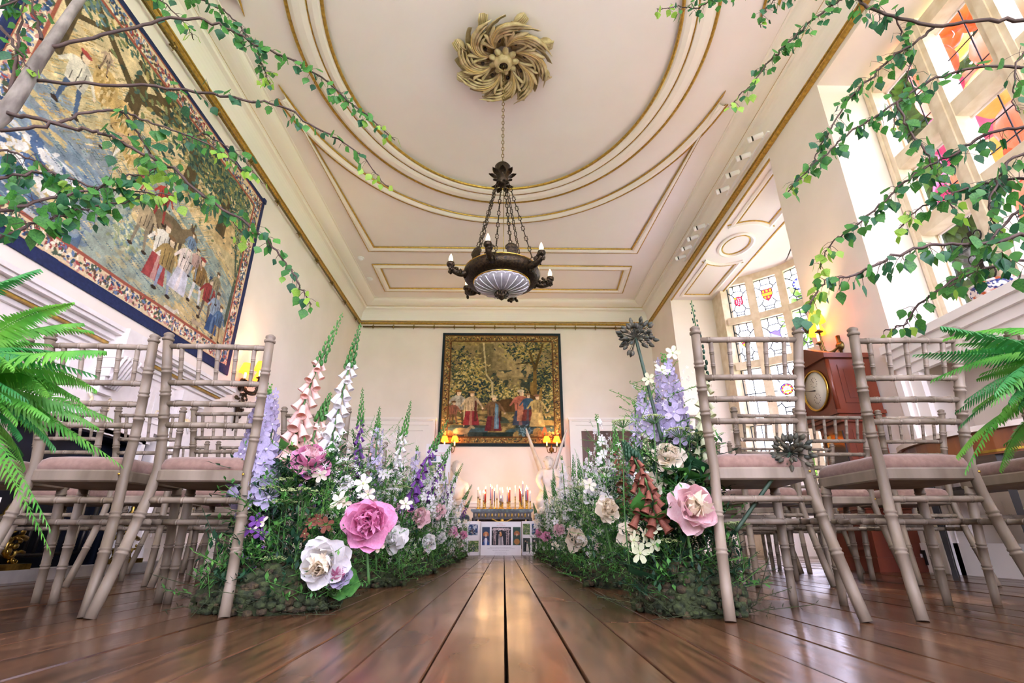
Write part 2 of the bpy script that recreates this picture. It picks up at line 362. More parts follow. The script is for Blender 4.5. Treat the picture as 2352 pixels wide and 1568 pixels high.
# ---- ceiling rose
def rose():
    t = empty('ceiling_rose', (CXC, YR, 5.0), label='huge gilded plaster ceiling rose of swirling acanthus leaves', cat='ceiling rose')
    M = mat('aged_gilt_plaster', 'cbb992', 'a08a5e', scale=14, rough=.5, metal=.05, bump=.25)
    M2 = mat('aged_gilt_highlight', 'd3b87c', rough=.4, metal=.3)
    # swirling acanthus leaf: broad fluted blade with lobed edge and rolled tip
    def leaf(swirl, L, W, curl, lob=.22, r0=.12, zb=.03, fl=6):
        b = MB(); nu, nv = 30, 21; vs = []
        for i in range(nu):
            u = i/(nu-1); r = r0+L*u; a = swirl*u**1.5
            w = W*math.sin(PI*min(1, u*.84+.13))**.7
            h = zb+.085*math.sin(PI*u*.6)
            k = max(0., (u-.74)/.26)
            h += curl*.07*math.sin(k*PI*.75); r -= curl*.055*(1-math.cos(k*PI*.6))
            for j in range(nv):
                v = j/(nv-1)*2-1; e = abs(v)**3
                ww = w*(1-lob*e*(.5+.5*math.cos(u*34)))
                flute = .011*math.cos(v*PI*fl)*(1-.5*e)*math.sin(PI*min(1, u+.15))
                vs.append(((r-.05*e*u)*math.cos(a+v*ww/max(r, .14)), (r-.05*e*u)*math.sin(a+v*ww/max(r, .14)), -(h*(1-.42*v*v)+flute)))
        fs = [(i*nv+j, i*nv+j+1, (i+1)*nv+j+1, (i+1)*nv+j) for i in range(nu-1) for j in range(nv-1)]
        b.add(vs, fs, True); return b
    def acanthus():
        b = leaf(.95, .40, .12, .6).f and MB()
        P0 = leaf(.95, .38, .115, .5); b.add([(x, y, z*.7) for x, y, z in P0.v], P0.f, True)
        for j in (-3, -2, -1, 0, 1, 2, 3):
            r1 = .515-.052*abs(j)-(.02 if j < 0 else 0); n = 11; pts = []; rad = []
            for i in range(n):
                u = i/(n-1); r = .125+(r1-.125)*u; a = .95*(r/.515)**1.6*(r-.1)/.40+j*.135*u**1.25
                hook = max(0., (u-.72)/.28); a += (.16 if j >= 0 else -.12)*hook**2
                z = -(.04+.085*math.sin(PI*u*.62)*(1-.09*abs(j))+.03*hook)
                pts.append((r*math.cos(a), r*math.sin(a), z)); rad.append((.007+.021*u**.8*(1-.06*abs(j)))*(1-.9*max(0., (u-.8)/.2)**2))
            b.tube(pts, rad, 8, flat=.75)
        return b
    big = acanthus().mesh('acanthus_leaf', M); small = leaf(1.05, .385, .06, .0, .5, .13, .03, 3).mesh('acanthus_tip', M)
    def rib():
        b = MB()
        for j in (-1, 1):
            pts = [(r*math.cos(a), r*math.sin(a), z) for u in [i/10 for i in range(11)] for r, a, z in [(.14+.32*u, .95*((.14+.32*u)/.515)**1.6*(.04+.32*u)/.40+j*.068*u**1.2, -(.058+.082*math.sin(PI*u*.6)))]]
            b.tube(pts, [.004+.004*math.sin(PI*i/10) for i in range(11)], 5)
        return b.mesh('leaf_rib', M2)
    rb = rib()
    for k in range(8):
        o = inst('acanthus_leaf', big, t, rot=(0, 0, k*PI/4+.2)); inst('leaf_rib', rb, o)
        inst('acanthus_tip', small, t, (0, 0, .012), (0, 0, k*PI/4+.55))
        # scrolled leaf end
        b = MB(); a = k*PI/4+.2+.93; Rm = Matrix.Rotation(a+.55, 3, 'Z'); c0 = Vector((.475*math.cos(a), .475*math.sin(a), -.085))
        b.ball(c0, (.075, .05, .05), 12, 7, M=Rm)
        for q in range(-2, 3): b.tube([c0+Rm @ Vector((.074*math.cos(t), .018*q, -.052*math.sin(t))) for t in [.2+i*.35 for i in range(9)]], .009, 5)
        obj('scroll_end', b, M, t, loc=(0, 0, .02))
        e = MB(); a2 = k*PI/4+.58; e.lathe([(.0, -.085), (.016, -.08), (.02, -.06), (.012, -.05)], 8, Matrix.Translation((.225*math.cos(a2), .225*math.sin(a2), .0)))
        obj('painted_eye_shade', e, mat('rose_eye_shadow', '2c1c12', rough=.7), t)  # dark brown colour stands for the shade in the hollow leaf eyes
    b = MB()
    for k in range(9):
        a = k*2*PI/9; b.ball((.115*math.cos(a), .115*math.sin(a), -.085), (.05, .035, .035), 8, 5, M=Matrix.Rotation(a, 3, 'Z'))
    obj('petal_ring', b, M, t)
    obj('central_cup', MB().lathe([(.10, -.05), (.105, -.10), (.085, -.15), (.055, -.17), (.045, -.165), (.06, -.12)], 18), M, t)
    obj('chain_socket', MB().lathe([(.05, -.13), (.03, -.16), (0, -.165)], 12), M_BRONZE, t)
rose()

# ---- back wall joinery
def architrave(name, x0, x1, zt, w, y, label):
    b = MB(); t = empty(name, (0, 0, 0), label=label, cat='door surround'); t['kind'] = 'structure'
    for k, (ww, d) in enumerate(((w, .05), (w*.55, .075), (w*.22, .10))):
        obj('architrave', MB().b2((x0, y-d, 0), (x0+ww, y+.01*k-.02, zt-ww)).b2((x1-ww, y-d, 0), (x1, y+.01*k-.02, zt-ww)).b2((x0, y-d, zt-ww), (x1, y+.01*k-.02, zt)), M_TRIM, t)
    obj('cap_moulding', MB().b2((x0-.02, y-.12, zt-.03), (x1+.02, y, zt+.015)), M_TRIM, t)
    return t
M_MAHOG = mat('dark_mahogany', '3b1d13', '5a2d1b', scale=5, stretch=(1, 1, .12), rough=.28, coat=.3)
t = architrave('door_1', 1.29, 2.98, 2.48, .24, YB, 'white moulded door surround with dark panelled door beside winged statue')
d = obj('door_leaf', MB().b2((1.53, YB-.02, 0), (2.74, YB+.01, 2.24)), M_MAHOG, t, label='dark mahogany door')
for x0 in (1.60, 2.18):
    for z0, z1 in ((.12, .75), (.85, 1.5), (1.6, 2.16)):
        obj('door_panel', MB().b2((x0, YB-.028, z0), (x0+.5, YB-.018, z1)).b2((x0+.05, YB-.036, z0+.05), (x0+.45, YB-.026, z1-.05)), M_MAHOG, d)
t = architrave('door_2', -3.09, -1.37, 2.475, .24, YB, 'white moulded door surround with white panelled door behind flowers')
d = obj('door_leaf', MB().b2((-2.85, YB-.02, 0), (-1.61, YB+.01, 2.235)), M_TRIM, t)
for x0 in (-2.77, -2.18):
    for z0, z1 in ((.12, .75), (.85, 1.5), (1.6, 2.16)):
        obj('door_panel', MB().b2((x0, YB-.028, z0), (x0+.5, YB-.018, z1)).b2((x0+.05, YB-.036, z0+.05), (x0+.45, YB-.026, z1-.05)), M_TRIM, d)
b = MB()
for x0, x1 in ((-1.37, 1.29),):
    b.b2((x0, YB-.05, .86), (x1, YB, .90)).b2((x0, YB-.03, .80), (x1, YB, .86)).b2((x0, YB-.02, .0), (x1, YB, .18))
struct('trim_1', b, M_TRIM, label='white dado rail and skirting behind the candle table')

# ---- brass hanging rods under the cornice
def rod(name, a, b2, n, off, label):
    t = empty(name, (0, 0, 0), label=label, cat='hanging rod', group='brass tapestry rods')
    a, b2 = Vector(a), Vector(b2)
    obj('rod', MB().tube([a, b2], .016, 8), M_DBRASS, t)
    for i in range(n):
        p = a.lerp(b2, (i+.5)/n)
        obj('bracket', MB().tube([p+Vector(off)*.8, p+Vector((0, 0, .045))], .009, 6).tube([p+(b2-a).normalized()*-.018, p+(b2-a).normalized()*.018], .026, 10).tube([p+Vector((0, 0, -.02)), p+Vector((0, 0, -.055))], .006, 6), M_DBRASS, t)
rod('tapestry_rod', (XL+.06, YF+.1, 4.46), (XL+.06, YB-.08, 4.46), 16, (-.06, 0, .02), 'brass tapestry rod on brackets along the fireplace wall')
rod('tapestry_rod', (XL+.1, YB-.06, 4.46), (XR-.1, YB-.06, 4.46), 14, (0, .06, .02), 'brass tapestry rod on brackets above the end wall hanging')

# ---- bay: panelled soffit
def soffit():
    z = 4.45; t = struct('trim_2', MB().b2((XR+.001, 4.72, z), (4.0, 8.54, z+.04)), M_CEIL, label='white panelled soffit with gilt oval across the bay')
    cx, cy = 3.55, 6.62
    def line(path, closed=True):
        obj('soffit_moulding', MB().sweep(path, [(0, z+.01), (0, z-.02), (.03, z-.03), (.06, z-.01), (.07, z+.01)], closed), M_TRIM, t)
        obj('soffit_gilding', MB().sweep(path, rbead(.075, z-.006, .010), closed), M_GILT, t)
    line(ellipse(cx, cy, .26, .34, 48))
    for s in (1, -1):
        arc = [(cx+.30*math.cos(a), cy+s*.56-s*.12*(abs(math.cos(a))**2)+s*0) for a in [PI*i/14 for i in range(15)]]
        p = [(3.85, cy+s*1.75), (3.25, cy+s*1.75)]+[(x, y) for x, y in reversed(arc)] if s > 0 else [(3.25, cy-1.75), (3.85, cy-1.75)]+[(x, y) for x, y in arc]
        line(p)
    obj('soffit_gilding', MB().sweep([(3.985, 4.72), (3.985, 8.54)], rbead(0, z-.004, .014)), M_GILT, t)
    obj('soffit_gilding', MB().sweep([(XR+.02, 4.72), (XR+.02, 8.54)], rbead(0, z-.004, .014)), M_GILT, t)
soffit()

# ---- bay window: bow of stone mullions with stained glass
TIERS = [(3.87, 4.49), (3.04, 3.75), (2.05, 2.91), (1.08, 1.95)]
nodes = BAY
bw = empty('window_1', (0, 0, 0), label='tall bowed stone window with heraldic stained glass in the bay', kind='structure')
b = MB()
b.b2((3.92, 8.16, 0), (4.1, 8.56, 4.62)); b.b2((3.92, 4.70, 0), (4.1, 5.08, 4.62))
obj('stone_jamb', b, M_STONE, bw)
def shield_shape(kind, s):
    if kind == 'round': return [(s*.8*math.cos(a), s*.8*math.sin(a)) for a in [2*PI*i/24 for i in range(24)]]
    if kind == 'fancy': return [(-.8*s, s), (-.45*s, .8*s), (0, .95*s), (.45*s, .8*s), (.8*s, s), (.62*s, .45*s), (.75*s, -.3*s), (.6*s, -.75*s), (.25*s, -.8*s), (0, -1.05*s), (-.25*s, -.8*s), (-.6*s, -.75*s), (-.75*s, -.3*s), (-.62*s, .45*s)]
    return [(-.75*s, .9*s), (.75*s, .9*s), (.75*s, .1*s), (.6*s, -.4*s), (.3*s, -.8*s), (0, -1.05*s), (-.3*s, -.8*s), (-.6*s, -.4*s), (-.75*s, .1*s)]
ARMS = {(0, 0): 'lozenges', (1, 0): 'bars', (0, 1): 'chevron', (1, 1): 'bend', (1, 2): 'round', (2, 0): 'wreath', (2, 1): 'round', (7, 0): 'bars', (7, 1): 'chevron', (6, 1): 'bend', (5, 0): 'lozenges', (4, 1): 'bars'}
PENDING_SHIELDS = []
for i in range(8):
    p, q = Vector((*nodes[i], 0)), Vector((*nodes[i+1], 0)); dx = (q-p); L = dx.length; dx.normalize(); nm = Vector((-dx.y, dx.x, 0))   # points outwards or inwards
    if nm.dot(Vector((4.2, 6.62, 0))-p) < 0: nm = -nm
    ang = math.atan2(dx.y, dx.x)
    obj('stone_mullion', MB().box((q.x, q.y, 2.75), (.13, .17, 3.6), ang) if i < 7 else MB().box((q.x, q.y, 2.75), (.12, .14, 3.6), ang), M_STONE, bw)
    c = (p+q)/2
    tr = MB()
    for z0, z1 in ((4.49, 4.64), (3.75, 3.87), (2.91, 3.04), (1.95, 2.05), (.95, 1.08)):
        tr.box((c.x, c.y, (z0+z1)/2), (L, .14, z1-z0), ang)
    obj('stone_transom', tr, M_STONE, bw)
    obj('window_apron', MB().box((c.x, c.y, .475), (L+.02, .16, .95), ang), M_TRIM, bw)
    obj('window_sill', MB().box((c.x+nm.x*.08, c.y+nm.y*.08, 1.0), (L+.12, .22, .05), ang), M_TRIM, bw)
    hw = (L-.13)/2
    for ti, (z0, z1) in enumerate(TIERS):
        zc = (z0+z1)/2; hh = (z1-z0)/2
        Mx = Matrix.Translation((c.x, c.y, zc)) @ Matrix((( dx.x, 0, nm.x, 0), (dx.y, 0, nm.y, 0), (0, 1, 0, 0), (0, 0, 0, 1)))
        if dx.cross(Vector((0, 0, 1))).dot(nm) < 0: pass
        pane = obj('pane', MB().add([Mx @ Vector(v) for v in ((-hw, -hh, 0), (hw, -hh, 0), (hw, hh, 0), (-hw, hh, 0))], [(0, 1, 2, 3)]), M_DIMBAYGLASS, bw)
        def bar(bm, a, e, r=.011): bm.tube([Mx @ Vector((*a, .004)), Mx @ Vector((*e, .004))], r, 4, False)
        lead = MB()
        for a, e in (((-hw, -hh), (hw, -hh)), ((-hw, hh), (hw, hh)), ((-hw, -hh), (-hw, hh)), ((hw, -hh), (hw, hh))): bar(lead, a, e, .011)
        if ti == 3 or (i, ti) == (0, 2):
            bar(lead, (0, -hh), (0, hh)); bar(lead, (-hw, 0), (hw, 0)); bar(lead, (-hw, hh*.55), (hw, hh*.55), .003)
        else:
            s = hw*.62
            for sx in (-1, 1):
                bar(lead, (sx*hw*.4, hh), (sx*hw*.4, hh*.62)); bar(lead, (sx*hw*.4, hh*.62), (sx*hw*.62, hh*.45)); bar(lead, (sx*hw*.62, hh*.45), (sx*hw, hh*.62))
                bar(lead, (sx*hw*.62, hh*.45), (sx*s*.7, hh*.3)); bar(lead, (sx*hw*.62, -hh*.5), (sx*s*.6, -hh*.25)); bar(lead, (sx*hw*.62, -hh*.5), (sx*hw, -hh*.6))
                bar(lead, (sx*hw*.62, -hh*.5), (sx*hw*.4, -hh*.68)); bar(lead, (sx*hw*.4, -hh*.68), (sx*hw*.4, -hh)); bar(lead, (sx*hw, 0), (sx*hw*.72, 0))
            bar(lead, (-hw*.4, hh*.62), (hw*.4, hh*.62)); bar(lead, (-hw*.4, -hh*.68), (hw*.4, -hh*.68)); bar(lead, (-hw*.4, -hh*.84), (hw*.4, -hh*.84))
        obj('lead_came', lead, M_LEAD, pane)
        if (i, ti) in ARMS:
            kd = ARMS[(i, ti)]; s = hw*.62
            kindshape = 'round' if kd in ('round', 'wreath') else ('fancy' if kd in ('lozenges', 'bend') else 'plain')
            shp = shield_shape(kindshape, s)
            ln = MB()
            for a, e in zip(shp, shp[1:]+shp[:1]): ln.tube([Mx @ Vector((*a, .010)), Mx @ Vector((*e, .010))], .007, 4, False)
            obj('shield_leading', ln, M_LEAD, pane)
            PENDING_SHIELDS.append((kd, shp, s, Mx.copy(), pane))

# ---- big window over the ledge
w2 = empty('window_2', (0, 0, 0), label='tall stone mullioned window in a deep splayed reveal', kind='structure')
X2 = 3.68; ys = [3.70, 3.10, 2.55, 1.99, 1.43, .88, .15]; zs = [1.72, 2.72, 3.43, 4.36]
for i, y in enumerate(ys):
    wd = .11 if 0 < i < len(ys)-1 else .07
    obj('stone_mullion', MB().box((X2, y, 3.06), (.17, wd, 2.86)).box((X2-.05, y, 3.06), (.12, wd+.05, 2.86)).box((X2-.10, y, 3.06), (.05, wd-.04, 2.86)), M_STONE, w2)
for z in zs:
    obj('stone_transom', MB().box((X2, 1.92, z), (.15, 3.6, .10)).box((X2-.05, 1.92, z), (.10, 3.6, .14)), M_STONE, w2)
for i in range(len(ys)-1):
    for j in range(3):
        ya, yb, za, zb = ys[i+1]+.05, ys[i]-.05, zs[j]+.05, zs[j+1]-.05
        pane = obj('pane', MB().add([(X2+.075, ya, za), (X2+.075, yb, za), (X2+.075, yb, zb), (X2+.075, ya, zb)], [(0, 1, 2, 3)]), M_DIMGLASS, w2)
        fr = MB()
        for a, b3 in (((ya, za), (ya, zb)), ((yb, za), (yb, zb)), ((ya, za), (yb, za)), ((ya, zb), (yb, zb))):
            fr.tube([(X2+.065, *a), (X2+.065, *b3)], .014, 4, False)
        obj('casement_frame', fr, M_TRIM, pane)
        gb = MB().tube([(X2+.065, (ya+yb)/2, za), (X2+.065, (ya+yb)/2, zb)], .007, 4, False)
        for fz in ((.36, .72) if j < 2 else (.3, .62)): gb.tube([(X2+.065, ya, za+(zb-za)*fz), (X2+.065, yb, za+(zb-za)*fz)], .007, 4, False)
        obj('glazing_bar', gb, M_LEAD, pane)
# iron casement fastener with scrolls
t = empty('window_fastener', (X2-.12, 3.24, 1.78), label='black wrought iron casement stay with curled hooks by the ledge', cat='window stay')
obj('stay_bar', MB().box((0, 0, .32), (.012, .03, .64)), M_IRON, t)
for z in (.06, .22, .38, .54):
    for s in (-1, 1):
        pts = [(0, s*(.02+.055*math.sin(a)*.8+.01*a), z+.035-.045*math.cos(a)) for a in [i*.5 for i in range(9)]]
        obj('scroll_hook', MB().tube(pts, .006, 5), M_IRON, t)
    obj('cross_band', MB().box((-.006, 0, z), (.016, .07, .014)), M_IRON, t)
# ledge moulding and panelled recess below
b = MB()
for z0, z1, d in ((1.60, 1.66, .11), (1.54, 1.60, .08), (1.47, 1.54, .05), (1.40, 1.47, .025)): b.b2((XR-d, .1, z0), (XR+.02, 3.76, z1))
struct('trim_3', b, M_TRIM, label='white moulded window ledge below the big window')
b = MB()
for y0, y1, d in ((3.66, 3.80, .03), (3.70, 3.76, .06), (3.56, 3.66, .02)): b.b2((XR-d, y0, 0), (XR+.02, y1, 1.42))
for y0, y1, d in ((2.66, 2.76, .03), (2.69, 2.73, .05)): b.b2((XR-d, y0, 0), (XR+.02, y1, 1.42))
struct('trim_4', b, M_TRIM, label='white moulded surround of the panelled recess below window')
b = MB()
for y0, y1 in ((.3, 1.4), (1.5, 2.6)): b.b2((XR-.015, y0, .25), (XR, y1, 1.3)).b2((XR-.03, y0+.08, .33), (XR-.01, y1-.08, 1.22))
struct('trim_5', b, M_TRIM, label='flat white wainscot panels below the window ledge')
struct('baseboard_right', MB().b2((XR-.03, .1, 0), (XR, 4.72, .2)).b2((XR-.02, 8.54, 0), (XR, 10, .2)), M_TRIM)
struct('baseboard_left', MB().b2((XL, YF, 0), (XL+.03, 2.2, .2)).b2((XL, 4.8, 0), (XL+.03, YB, .2)), M_TRIM)
t = empty('wall_socket', (XR-.03, 4.05, .1), label='double brass wall socket on white skirting under the pier', cat='socket')
obj('socket_plate', MB().box((-.006, 0, 0), (.012, .17, .1)), M_IRON, t)
for s in (-1, 1): obj('socket_rocker', MB().box((-.014, s*.04, 0), (.008, .05, .05)), M_WHITE, t)
# unseen windows added behind the seating to bring in more daylight
wv = empty('window_5', (0, 0, 0), label='unseen white sash window added behind the seating for side light', kind='structure')
b = MB()
for yy in (-2.12, -1.48, -.82, -.18): b.box((3.62, yy, 3.0), (.08, .07, 2.8))
for z in (1.63, 2.5, 3.4, 4.37): b.box((3.62, -1.15, z), (.08, 2.0, .07))
obj('sash_frame', b, M_TRIM, wv)
obj('pane', MB().add([(3.62, -2.15, 1.6), (3.62, -.15, 1.6), (3.62, -.15, 4.4), (3.62, -2.15, 4.4)], [(0, 1, 2, 3)]), M_GLASS, wv)
for i, s in enumerate((-1, 1)):  # rear pair also added unseen, as fill from behind
    wv = empty('window_%d' % (3+i), (0, 0, 0), label='unseen white sash window added in the rear wall for fill light', kind='structure')
    b = MB(); 
    for xx in (1.05, 1.6, 2.15): b.box((s*xx, YF-.1, 2.6), (.07, .1, 3.4))
    for z in (.93, 1.75, 2.6, 3.45, 4.27): b.box((s*1.6, YF-.1, z), (1.1, .1, .06))
    obj('sash_frame', b, M_TRIM, wv)
    obj('pane', MB().add([(s*1.05, YF-.1, .9), (s*2.15, YF-.1, .9), (s*2.15, YF-.1, 4.3), (s*1.05, YF-.1, 4.3)], [(0, 1, 2, 3)]), M_GLASS, wv)

# ---- grounds outside
M_LAWN = mat('lawn', '5f8a3a', '7fa64d', scale=.6, rough=.9)
struct('bounce_terrace', MB().b2((4.0, -12, -.7), (9.5, 22, -.56)).b2((-8, -9, -.7), (4.0, -2.75, -.56)), mat('bounce_terrace_stone', 'd4cec8', 'c6bfb8', scale=3, rough=.8), label='pale unseen terrace added to bounce light on the ceiling')  # unseen pale slab, put in to bounce warm daylight up to the ceiling
struct('ground_outside', MB().add([(4.2, -40, -.6), (90, -40, -.6), (90, 60, -.6), (4.2, 60, -.6)], [(0, 1, 2, 3)]).add([(-40, -60, -.6), (4.2, -60, -.6), (4.2, -2.9, -.6), (-40, -2.9, -.6)], [(0, 1, 2, 3)]), M_LAWN, label='green lawn outside the windows')
# ================================================================= TAPESTRIES (woven pictures painted thread by thread)
class Canvas:
    def __init__(s, W, H, seed):
        s.W, s.H = W, H; s.a = np.zeros((H, W, 3)); s.r = np.random.default_rng(seed)
        s.Y, s.X = np.mgrid[0:H, 0:W]; s.X = s.X/W; s.Y = 1-s.Y/H          # y up, 0..1
        s.asp = W/H
    def fbm(s, f, oct=4, st=(1, 1)):
        out = np.zeros((s.H, s.W)); amp = 1; tot = 0
        for o in range(oct):
            gx, gy = max(2, int(f*st[0]*2**o)), max(2, int(f*st[1]*2**o/s.asp)+1)
            g = s.r.random((gy+2, gx+2)); xx = s.X*gx; yy = s.Y*gy
            i = np.clip(xx.astype(int), 0, gx); j = np.clip(yy.astype(int), 0, gy); u = xx-i; v = yy-j; u = u*u*(3-2*u); v = v*v*(3-2*v)
            out += amp*((g[j, i]*(1-u)+g[j, i+1]*u)*(1-v)+(g[j+1, i]*(1-u)+g[j+1, i+1]*u)*v); tot += amp; amp *= .55
        return out/tot
    def c(s, h): return np.array([int(h[i:i+2], 16)/255 for i in (0, 2, 4)])
    def fill(s, mask, col, al=1.):
        m = (np.clip(mask, 0, 1)*al)[..., None]; s.a = s.a*(1-m)+s.c(col)*m
    def blk(s, x0, y0, x1, y1):
        i0, i1 = max(0, int(x0*s.W)), min(s.W, int(x1*s.W)+2); j0, j1 = max(0, int((1-y1)*s.H)), min(s.H, int((1-y0)*s.H)+2)
        return slice(j0, max(j0, j1)), slice(i0, max(i0, i1))
    def ell(s, cx, cy, rx, ry, col, rot=0., al=1.):
        R = max(rx, ry*1.0)*1.1; b = s.blk(cx-R, cy-R*s.asp, cx+R, cy+R*s.asp); X = s.X[b]-cx; Y = (s.Y[b]-cy)/s.asp
        ry = ry; ca, sa = math.cos(rot), math.sin(rot); u = X*ca+Y*sa; v = -X*sa+Y*ca
        m = ((u/rx)**2+(v/ry)**2 < 1)*al; m = m[..., None]; s.a[b] = s.a[b]*(1-m)+s.c(col)*m
    def poly(s, pts, col, al=1.):
        xs = [p[0] for p in pts]; ys = [p[1] for p in pts]; b = s.blk(min(xs), min(ys), max(xs), max(ys)); X = s.X[b]; Y = s.Y[b]; m = np.zeros(X.shape, bool)
        for (x0, y0), (x1, y1) in zip(pts, pts[1:]+pts[:1]):
            if y0 == y1: continue
            m ^= ((Y > y0) != (Y > y1)) & (X < (x1-x0)*(Y-y0)/(y1-y0)+x0)
        m = (m*al)[..., None]; s.a[b] = s.a[b]*(1-m)+s.c(col)*m
    def line(s, x0, y0, x1, y1, w, col):
        dx, dy = x1-x0, y1-y0; L = math.hypot(dx, dy/s.asp) or 1; nx, ny = -dy/s.asp/L*w, dx/L*w*s.asp
        s.poly([(x0+nx, y0+ny), (x1+nx*.6, y1+ny*.6), (x1-nx*.6, y1-ny*.6), (x0-nx, y0-ny)], col)
    def dabs(s, n, cx, cy, sx, sy, cols, size, rot=None):
        for _ in range(n):
            x, y = s.r.normal(cx, sx), s.r.normal(cy, sy)
            if 0 < x < 1 and 0 < y < 1:
                q = size*s.r.uniform(.6, 1.4); s.ell(x, y, q, q*.45, cols[s.r.integers(len(cols))], s.r.uniform(-1.2, 1.2) if rot is None else rot)
    def tree(s, x, y, h, w, cols, trunk='5c4a2c', n=220, size=.011):
        s.line(x, y, x+.01, y+h*.6, w*.08, trunk)
        for k in range(5):
            a = s.r.uniform(-.7, .7); s.line(x, y+h*.4, x+w*a, y+h*(.6+.2*s.r.random()), w*.03, trunk)
        for k in range(7):
            cx, cy = x+s.r.uniform(-.5, .5)*w, y+h*s.r.uniform(.5, 1)
            s.dabs(n//7, cx, cy, w*.16, h*.09, cols, size)
    def figure(s, x, y, h, coat, legs, hat='6a4a2a', skin='e4c6a0', skirt=False, lean=0.):
        A = s.asp; w = h/A*.16; q = lambda px_, py_: (x+px_*w*2+lean*py_*h/A, y+py_*h)
        if skirt: s.poly([q(-.75, 0), q(.75, 0), q(.45, .5), q(-.45, .5)], legs); s.poly([q(-.2, 0), q(.1, 0), q(.05, .5), q(-.1, .5)], coat, .5)
        else:
            s.line(*q(-.28, .5), *q(-.45, .05), w*.28, legs); s.line(*q(.25, .5), *q(.5, .04), w*.28, legs)
            s.ell(*q(-.5, .02), w*.4, w*.2, '3a2a20'); s.ell(*q(.55, .02), w*.4, w*.2, '3a2a20')
        s.poly([q(-.5, .42), q(.5, .42), q(.6, .78), q(.25, .85), q(-.25, .85), q(-.6, .78)], coat)
        s.poly([q(.05, .42), q(.5, .42), q(.58, .76), q(.2, .84)], '3a3a38', .22)
        s.line(*q(.5, .76), *q(1.0, .52), w*.22, coat); s.line(*q(-.5, .76), *q(-.95, .56), w*.22, coat); s.ell(*q(1.0, .5), w*.18, w*.18, skin)
        s.ell(*q(0, .925), w*.46, w*.52, '4a3424'); s.ell(*q(.06, .915), w*.38, w*.44, skin); s.ell(*q(0, .99), w*.62, w*.24, hat)
        for k in (-.3, 0, .25): s.line(*q(k, .45), *q(k*1.2+.05, .74), w*.05, '3a3028')
    def beast(s, x, y, h, col, dark='4a3a2a', ears=True):
        A = s.asp; w = h/A; q = lambda a, b: (x+a*w, y+b*h)
        for lx in (-.55, -.38, .3, .46): s.line(*q(lx, .5), *q(lx+.02, 0), w*.06, dark)
        s.ell(*q(0, .62), w*.62, w*.27, col); s.line(*q(.45, .68), *q(.75, .95), w*.16, col); s.ell(*q(.85, .95), w*.22, w*.10, col, -.5)
        if ears: s.line(*q(.74, 1.0), *q(.70, 1.22), w*.04, dark); s.line(*q(.8, 1.02), *q(.80, 1.24), w*.04, dark)
        s.line(*q(-.6, .7), *q(-.72, .3), w*.03, dark)
    def border(s, bw, ground, line_c, cols, n):
        bx, by = bw, bw*s.asp; X, Y = s.X, s.Y
        m = (X < bx) | (X > 1-bx) | (Y < by) | (Y > 1-by); s.fill(m, ground)
        for k in range(n):
            t = s.r.random()
            e = s.r.integers(4); o = s.r.uniform(.2, .8)
            x, y = ((o*bx, t), (1-o*bx, t), (t, o*by), (t, 1-o*by))[e]
            q = bw*s.r.uniform(.06, .16); s.ell(x, y, q, q*.5, cols[s.r.integers(len(cols))], s.r.uniform(0, 3))
        for d in (.0, .93):
            x0, y0 = bx*d, by*d; lw = .004
            mm = ((abs(X-x0) < lw) | (abs(X-1+x0) < lw)) & (Y > y0) & (Y < 1-y0) | ((abs(Y-y0) < lw*s.asp) | (abs(Y-1+y0) < lw*s.asp)) & (X > x0) & (X < 1-x0)
            s.fill(mm, line_c)
def cloth(name, cv, origin, ex, ey, size, parent, m, wave=.008, th=.012):
    H, W = cv.H, cv.W; ex, ey = Vector(ex), Vector(ey); nz = np.array(ex.cross(ey))
    u = np.linspace(0, 1, W+1); v = np.linspace(0, 1, H+1); U, V = np.meshgrid(u, v)
    P = np.array(origin)+U[..., None]*np.array(ex)*size[0]+V[..., None]*np.array(ey)*size[1]
    d = wave*(np.sin(U*23+2*np.sin(V*3))*.5+np.sin(U*9+1+V*2))*(1-.6*V)+th
    P = P+d[..., None]*nz
    idx = np.arange((H+1)*(W+1)).reshape(H+1, W+1)
    F = np.stack([idx[:-1, :-1], idx[:-1, 1:], idx[1:, 1:], idx[1:, :-1]], -1).reshape(-1, 4)
    me = bpy.data.meshes.new(name); me.vertices.add(P.shape[0]*P.shape[1]); me.vertices.foreach_set('co', P.reshape(-1))
    me.loops.add(F.size); me.loops.foreach_set('vertex_index', F.reshape(-1).astype(np.int32)); me.polygons.add(len(F))
    me.polygons.foreach_set('loop_start', np.arange(0, F.size, 4, dtype=np.int32)); me.polygons.foreach_set('loop_total', np.full(len(F), 4, np.int32))
    me.update(calc_edges=True); me.polygons.foreach_set('use_smooth', [True]*len(F))
    a = cv.a[::-1]; a = np.pad(a, ((0, 1), (0, 1), (0, 0)), 'edge'); a = np.clip(a, 0, 1); a = np.where(a <= .04045, a/12.92, ((a+.055)/1.055)**2.4)
    rgba = np.concatenate([a, np.ones(a.shape[:2]+(1,))], -1).reshape(-1)
    ca = me.color_attributes.new('Col', 'FLOAT_COLOR', 'POINT'); ca.data.foreach_set('color', rgba.astype(np.float32)); me.materials.append(m)
    return inst(name, me, parent)
